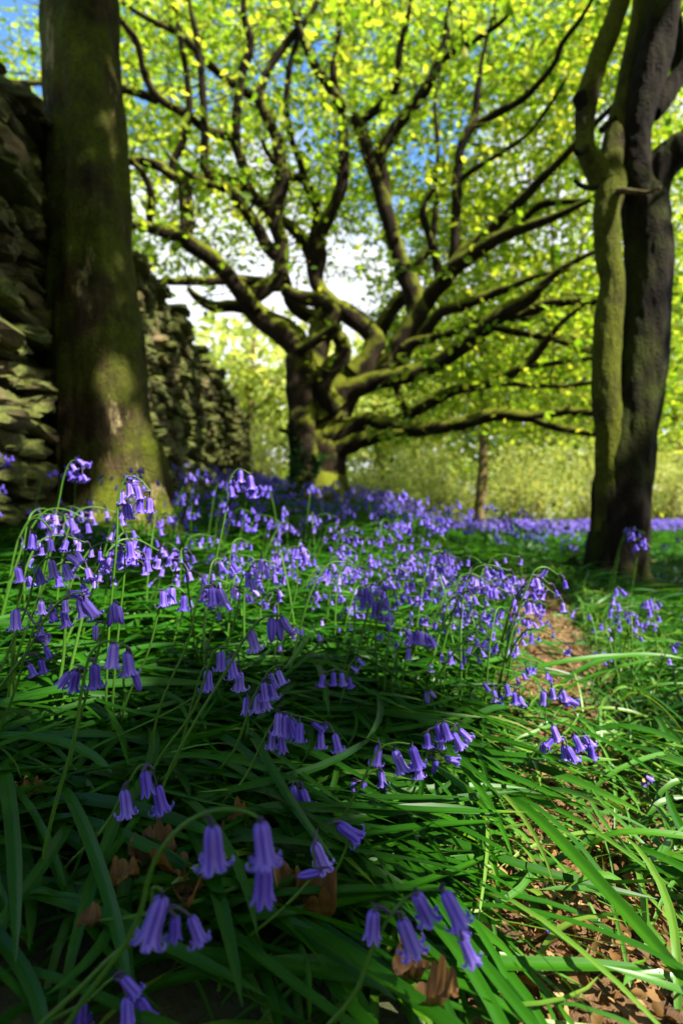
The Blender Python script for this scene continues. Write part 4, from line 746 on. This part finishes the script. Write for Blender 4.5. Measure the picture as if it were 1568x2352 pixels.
 (.78, [(1018, 1580), (1022, 1520), (1030, 1494)], [(1032, 1496, .1, 30, 'o')], 'bluebell with one lone bell right of the sunlit leaf patch', .15),
 (.85, [(960, 1480), (985, 1380), (995, 1320), (1005, 1275), (1020, 1268)], [(1008, 1270, -.1, 22, 'o'), (1020, 1272, .1, 24, 'o'), (1028, 1280, .3, 20, 'o'), (1002, 1300, .6, 22, 'o'), (994, 1315, -.1, 20, 'o'), (990, 1335, -.2, 20, 'o'), (1015, 1300, .3, 22, 'o')], 'tall bluebell with sunlit almost white bells in the centre drift', .25),
 (.80, [(680, 1360), (682, 1290), (686, 1248), (692, 1242)], [(688, 1246, .2, 26, 'o'), (694, 1258, .25, 28, 'o'), (700, 1274, .1, 24, 'o'), (684, 1262, -.2, 22, 'o')], 'bluebell with four dark bells hanging in a column before the gnarled tree', .08),
 (.60, [(990, 1920), (1050, 1880), (1085, 1852), (1100, 1850)], [(1096, 1850, 1.0, 26, 'h'), (1100, 1866, -.6, 24, 'o'), (1088, 1878, -.1, 30, 'o')], 'bluebell with three tiny bells half hidden in the leaves right of centre', .7),
 (1.25, [(1396, 1490), (1402, 1400), (1412, 1352), (1425, 1350)], [(1414, 1352, 0, 18, 'o'), (1424, 1354, .7, 18, 'o'), (1408, 1372, -.2, 18, 'o'), (1404, 1388, -.2, 16, 'o'), (1418, 1386, .2, 18, 'o'), (1402, 1404, -.2, 16, 'o')], 'sunlit bluebell standing just in front of the forked trunk', .1),
 (1.3, [(1470, 1470), (1468, 1410), (1475, 1382), (1490, 1378)], [(1476, 1382, -.2, 16, 'o'), (1484, 1380, .1, 18, 'o'), (1494, 1386, .3, 17, 'o'), (1490, 1400, .1, 18, 'o')], 'pale bluebell by the right root of the forked trunk', .05),
 (.72, [(965, 1650), (975, 1600), (985, 1584), (995, 1586)], [(978, 1590, .1, 26, 'b'), (986, 1588, .8, 22, 'b'), (980, 1600, .2, 26, 'b')], 'bluebell with three closed purple buds above the dense blue cluster', .1),
 (.70, [(790, 1580), (804, 1530), (815, 1512)], [(820, 1514, .8, 20, 'o'), (806, 1530, .9, 20, 'o')], 'bluebell with a tiny pale flower facing out of the leaves', .2),
 (.66, [(1488, 1860), (1486, 1810), (1480, 1785)], [(1482, 1784, 1.0, 20, 'o'), (1490, 1796, -.9, 20, 'o')], 'tiny bluebell low in the grass at the right edge', .05),
]
for d, head, bells, lab, lean in HE: hero(d, head, bells, lab, lean)
# a dozen models, then copies with their own parts, in the drifts
PROT = []
for k in range(12):
    nb = random.choice((3, 4, 5, 6, 7, 8)); h = .26; ln = random.uniform(.02, .05); sg = 1
    H = np.array([[0, 0, h * .72], [.006, 0, h * .86], [ln * .45, 0, h * .97], [ln, 0, h], [ln * 1.7, 0, h * .97]]); c = spline(H, 30); B = []
    for j in range(nb):
        q = c[int(np.interp(j, [0, max(nb - 1, 1)], [6, 29]))]; side = RNG.normal(0, .010); p = q + np.array([RNG.uniform(.002, .012), side, -RNG.uniform(.003, .009)]); t = RNG.normal(.15, .25)
        a = np.array([math.sin(t), side * 20 + RNG.normal(0, .15), -math.cos(t)]); B.append((p, a / np.linalg.norm(a), RNG.uniform(.0105, .0165), random.choice(('open', 'open', 'open', 'half')) if j < nb - 1 else random.choice(('half', 'bud', 'open'))))
    e = plant(H, B, .12, None, None, base=np.array([0., 0, 0])); PROT.append(e)
FIRST = [True] * 12
ZONES = [((20, 570, 1090, 1270), (.6, 1.7), 44, 'bluebell nodding in the drift before the left trunk and the stone wall', 'bluebells before the wall'),
         ((560, 1000, 1150, 1340), (1.1, 2.3), 56, 'bluebell on the slope below the gnarled tree', 'bluebells below the gnarled tree'),
         ((720, 1240, 1250, 1490), (.75, 1.5), 78, 'bluebell in the thick purple drift beside the path', 'bluebells in the drift beside the path'),
         ((1330, 1560, 1370, 1590), (.95, 1.9), 11, 'bluebell in the grass on the forked tree side of the path', 'bluebells right of the path'),
         ((380, 740, 1250, 1430), (.75, 1.3), 16, 'bluebell around the bright sun patch on the left slope', 'bluebells around the sun patch')]
used = 0
for (xa, xb, ya, yb), (da, db), n, lab, grp in ZONES:
    k = 0; tries = 0
    while k < n and tries < 4000:
        tries += 1; d = random.uniform(da, db); hp = P(random.uniform(xa, xb), random.uniform(ya, yb), d); g = float(gz(hp[0], hp[1])); hh = hp[2] - g
        if not (.12 < hh < .28) or path_dist(hp[:1], hp[1:2])[0] < .06 or math.hypot(hp[0] - TR[0][0], hp[1] - TR[0][1]) < .3 or math.hypot(hp[0] - TR[1][0], hp[1] - TR[1][1]) < .22: continue
        j = random.randrange(12); src = PROT[j]
        if FIRST[j]: o = src; FIRST[j] = False
        else:
            o = src.copy(); COL.objects.link(o)
            for ch in src.children:
                cc = ch.copy(); COL.objects.link(cc); cc.parent = o
        s = hh / .26; o.location = (hp[0] - .03 * s, hp[1], g - .004); rz = random.gauss(0, .9); o.rotation_euler = (random.gauss(0, .08), random.gauss(.16, .12), rz); o.scale = (s ** .5 * 1.05,) * 2 + (s,) ; tag(o, lab, 'flower', grp); k += 1
for j in range(12):
    if FIRST[j]:
        for ch in list(PROT[j].children): bpy.data.objects.remove(ch)
        bpy.data.objects.remove(PROT[j])
# the rest of the carpet, past counting
ff = MB()
def far_bells(n, ya, yb, nb, scale, seed, xr=None):
    x, y = wedge(n, ya, yb); ok = free(x, y, .10, .03) & ~((np.abs(x + .26) < .55) & (y > 4.6) & (y < 7.2)) & (fbm(np.stack([x * .7, y * .5, x * 0], -1), 2, seed) > -.35); x, y = x[ok], y[ok]
    for px, py in zip(x, y):
        g = float(gz(px, py)); h = random.uniform(.18, .32); a = random.gauss(0, 1.2); ln = np.array([math.cos(a), math.sin(a), 0]) * random.uniform(.03, .08)
        b = np.array([px, py, g]); top = b + ln + (0, 0, h); tip = top + ln * .7 - (0, 0, .012); c = spline(np.array([b, b + ln * .5 + (0, 0, h * .6), top, tip]), 9)
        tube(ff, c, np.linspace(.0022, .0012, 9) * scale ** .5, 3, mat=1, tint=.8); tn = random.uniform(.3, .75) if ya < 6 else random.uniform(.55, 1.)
        for k in range(nb):
            p = c[random.randint(5, 8)] + RNG.normal(size=3) * .008; ax = np.array([random.gauss(0, .25), random.gauss(0, .25), -1]); L = .016 * scale
            tube(ff, np.array([p, p + ax * L * .25, p + ax * L * .7, p + ax * L]), np.array([.0015, .0038, .0042, .0075]) * scale, 6, mat=0, tint=tn)
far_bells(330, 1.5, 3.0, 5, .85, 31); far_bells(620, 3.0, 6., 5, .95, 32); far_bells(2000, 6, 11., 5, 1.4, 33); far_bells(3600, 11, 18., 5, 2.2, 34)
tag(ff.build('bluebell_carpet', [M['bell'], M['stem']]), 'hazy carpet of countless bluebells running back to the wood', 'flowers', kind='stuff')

# ------------------------------------------------------------------ dry leaves and twigs
def dry_leaf(px, py, size_px, label, az, tint, curl, lift=.045, lobes=4, name='dry_leaf'):
    p = gp(px, py); n_, m_ = 48, 9; d = p[1]; L = .84 * size_px * d / F; u = np.linspace(0, 1, n_); v = np.linspace(-1, 1, m_)
    half = (.06 + .30 * np.sin(np.pi * np.clip(u * 1.02, 0, 1)) ** .8) * (.80 + .34 * np.abs(np.sin(u * lobes * np.pi)) ** .6); half[-1] = .02; half[0] = .02
    Uu, Vv = np.meshgrid(u, v, indexing='ij'); x = (Uu - .5) * L; y = Vv * half[:, None] * L
    sd_ = RNG.integers(0, 99); nz = fbm(np.stack([Uu * 3 + sd_, Vv * 1.3, Uu * 0], -1), 2, 5)
    z = .9 * curl * L * (Vv ** 2 * half[:, None] * 1.2) * (.4 + Uu) + .22 * L * (Uu - .35) ** 2 * curl * 2 + (.07 + .07 * curl) * L * nz + 0.085 * L * fbm(np.stack([Uu * 8 + sd_, Vv * 3.5, Uu * 0], -1), 3, 8) + .22 * curl * L * np.abs(Vv) ** 3 * half[:, None] * np.sin(Uu * 9 + sd_); z -= z.min()
    tl = RNG.normal(.0, .3); z = z + x * math.tan(tl) * .5 + y * RNG.normal(0, .4) + (x * math.sin(az) + y * math.cos(az)) * .25; z -= z.min()
    X_ = x * math.cos(az) - y * math.sin(az); Y_ = x * math.sin(az) + y * math.cos(az)
    q = p - np.array([0, .02 * 0, 0]); q = P(px, py, d - lift * 1.6); V = np.stack([X_, Y_, z - z.mean()], -1) + q
    i = np.arange(n_ - 1)[:, None] * m_ + np.arange(m_ - 1)[None]; mb = MB(); mb.add(V, np.stack([i, i + 1, i + m_ + 1, i + m_], -1).reshape(-1, 4), 0, np.clip(tint * .85 + .25 * nz.ravel() - .12 * np.exp(-(Vv.ravel() / .1) ** 2), 0, 1))
    o = mb.build(name, M['dry_leaf'], None, loc=q); return tag(o, label, 'dead leaf', 'dead oak leaves lying among the bluebell leaves')
DL = [(400, 1668, 105, 'pale curled oak leaf lit above the dark strap leaves at left', .2, .85, 1.2), (268, 1690, 60, 'brown curled oak leaf left of the pale curled one', 1.4, .5, 1.3),
      (395, 1745, 75, 'ragged tan oak leaf just below the pale curled one', .9, .6, 1.2), (350, 1648, 60, 'tan leaf tip above the ragged oak leaf', 2.6, .6, 1.0),
      (350, 1950, 110, 'large dark brown oak leaf under the arched bluebell', .3, .25, .9), (392, 1985, 120, 'largest rounded brown oak leaf beneath the arched bluebell', -.9, .42, .9),
      (275, 2015, 85, 'tan folded oak leaf left of the largest brown leaf', .4, .6, 1.1), (430, 2050, 90, 'dark brown oak leaf folded downwards right of the largest one', -1.3, .3, 1.0),
      (545, 1905, 80, 'crumpled brown leaf behind the two blurred bells', .6, .45, 1.6), (720, 2070, 120, 'crumpled dark leaf below the sideways bud', -.5, .35, 1.7),
      (660, 2040, 80, 'thin curled leaf edge left of the crumpled dark leaf', 1.2, .5, 1.5), (60, 1820, 90, 'pale dry leaf at the left edge', .2, .9, .8),
      (205, 2110, 50, 'small brown leaf low at left', .3, .3, 1.0), (700, 1545, 60, 'pale tan leaf standing among the middle stems', 1.3, .8, 1.4),
      (695, 1590, 55, 'brown curled leaf below the pale standing leaf', 1.0, .4, 1.4), (1140, 1715, 62, 'pale leaf fragment wedged in the leaves right of centre', -.8, .85, 1.2),
      (1175, 1645, 42, 'small tan leaf below the path drift', .3, .6, 1.0), (590, 1695, 55, 'yellow brown leaf curl right of the pale curled oak leaf', .5, .65, 1.4),
      (850, 1500, 75, 'dark reddish leaf upright under the drift', 1.3, .3, 1.5), (720, 1470, 60, 'flat brown leaf near the hanging curtain of bells', .1, .4, .6),
      (580, 1405, 60, 'pale pinkish leaf in the bright sun patch', .4, 1.0, .9), (945, 2215, 90, 'dark brown leaf at the bottom centre', .2, .3, 1.3), (1000, 2280, 100, 'dull brown leaf by the bottom edge', -.3, .35, 1.2)]
for a in DL: dry_leaf(*a)
def stick(pts, lift, r, label, mat, knob=.25):
    C = []
    for px, py in pts: p = gp(px, py); C.append(P(px, py, p[1] - lift))
    c = spline(np.array(C), 40); mb = MB(); tube(mb, c, np.linspace(r, r * .7, 40), 10, knob, 70, 5)
    mb.n; o = mb.build('twig', mat, None, loc=c[0]); return tag(o, label, 'twig')
stick([(770, 1815), (785, 1880), (820, 1925), (842, 1990), (850, 2035)], .05, .0045, 'lichen covered twig standing among the central leaves', M['twig'], .4)
stick([(1290, 2235), (1318, 2280), (1345, 2325)], .01, .006, 'short sunlit broken stick on the path at bottom right', M['twig'], .3)
stick([(520, 2075), (545, 2068), (580, 2062)], .03, .003, 'thin brown twig below the blurred bells', M['twig'], .3)
lt_ = MB(); n = 7500; k = RNG.integers(0, len(PATH), n); q = PATH[k] + RNG.normal(size=(n, 2)) * (.055, .03); zz = gz(q[:, 0], q[:, 1]) + RNG.uniform(.006, .016, n)
leaves(lt_, np.c_[q, zz], RNG.uniform(.003, .013, n), .9, .30, tint=np.clip(RNG.normal(.48, .28, n), 0, 1))
x, y = wedge(1500, .35, 4.5); ok = x > wall_x(y) + .1; x, y = x[ok], y[ok]; leaves(lt_, np.c_[x, y, gz(x, y) + RNG.uniform(.004, .02, len(x))], RNG.uniform(.012, .04, len(x)), 1.4, .34, tint=np.clip(RNG.normal(.3, .2, len(x)), 0, 1))
tag(lt_.build('leaf_litter', M['dry_leaf']), 'brown leaf litter scattered over the path and soil', 'leaf litter', kind='stuff')
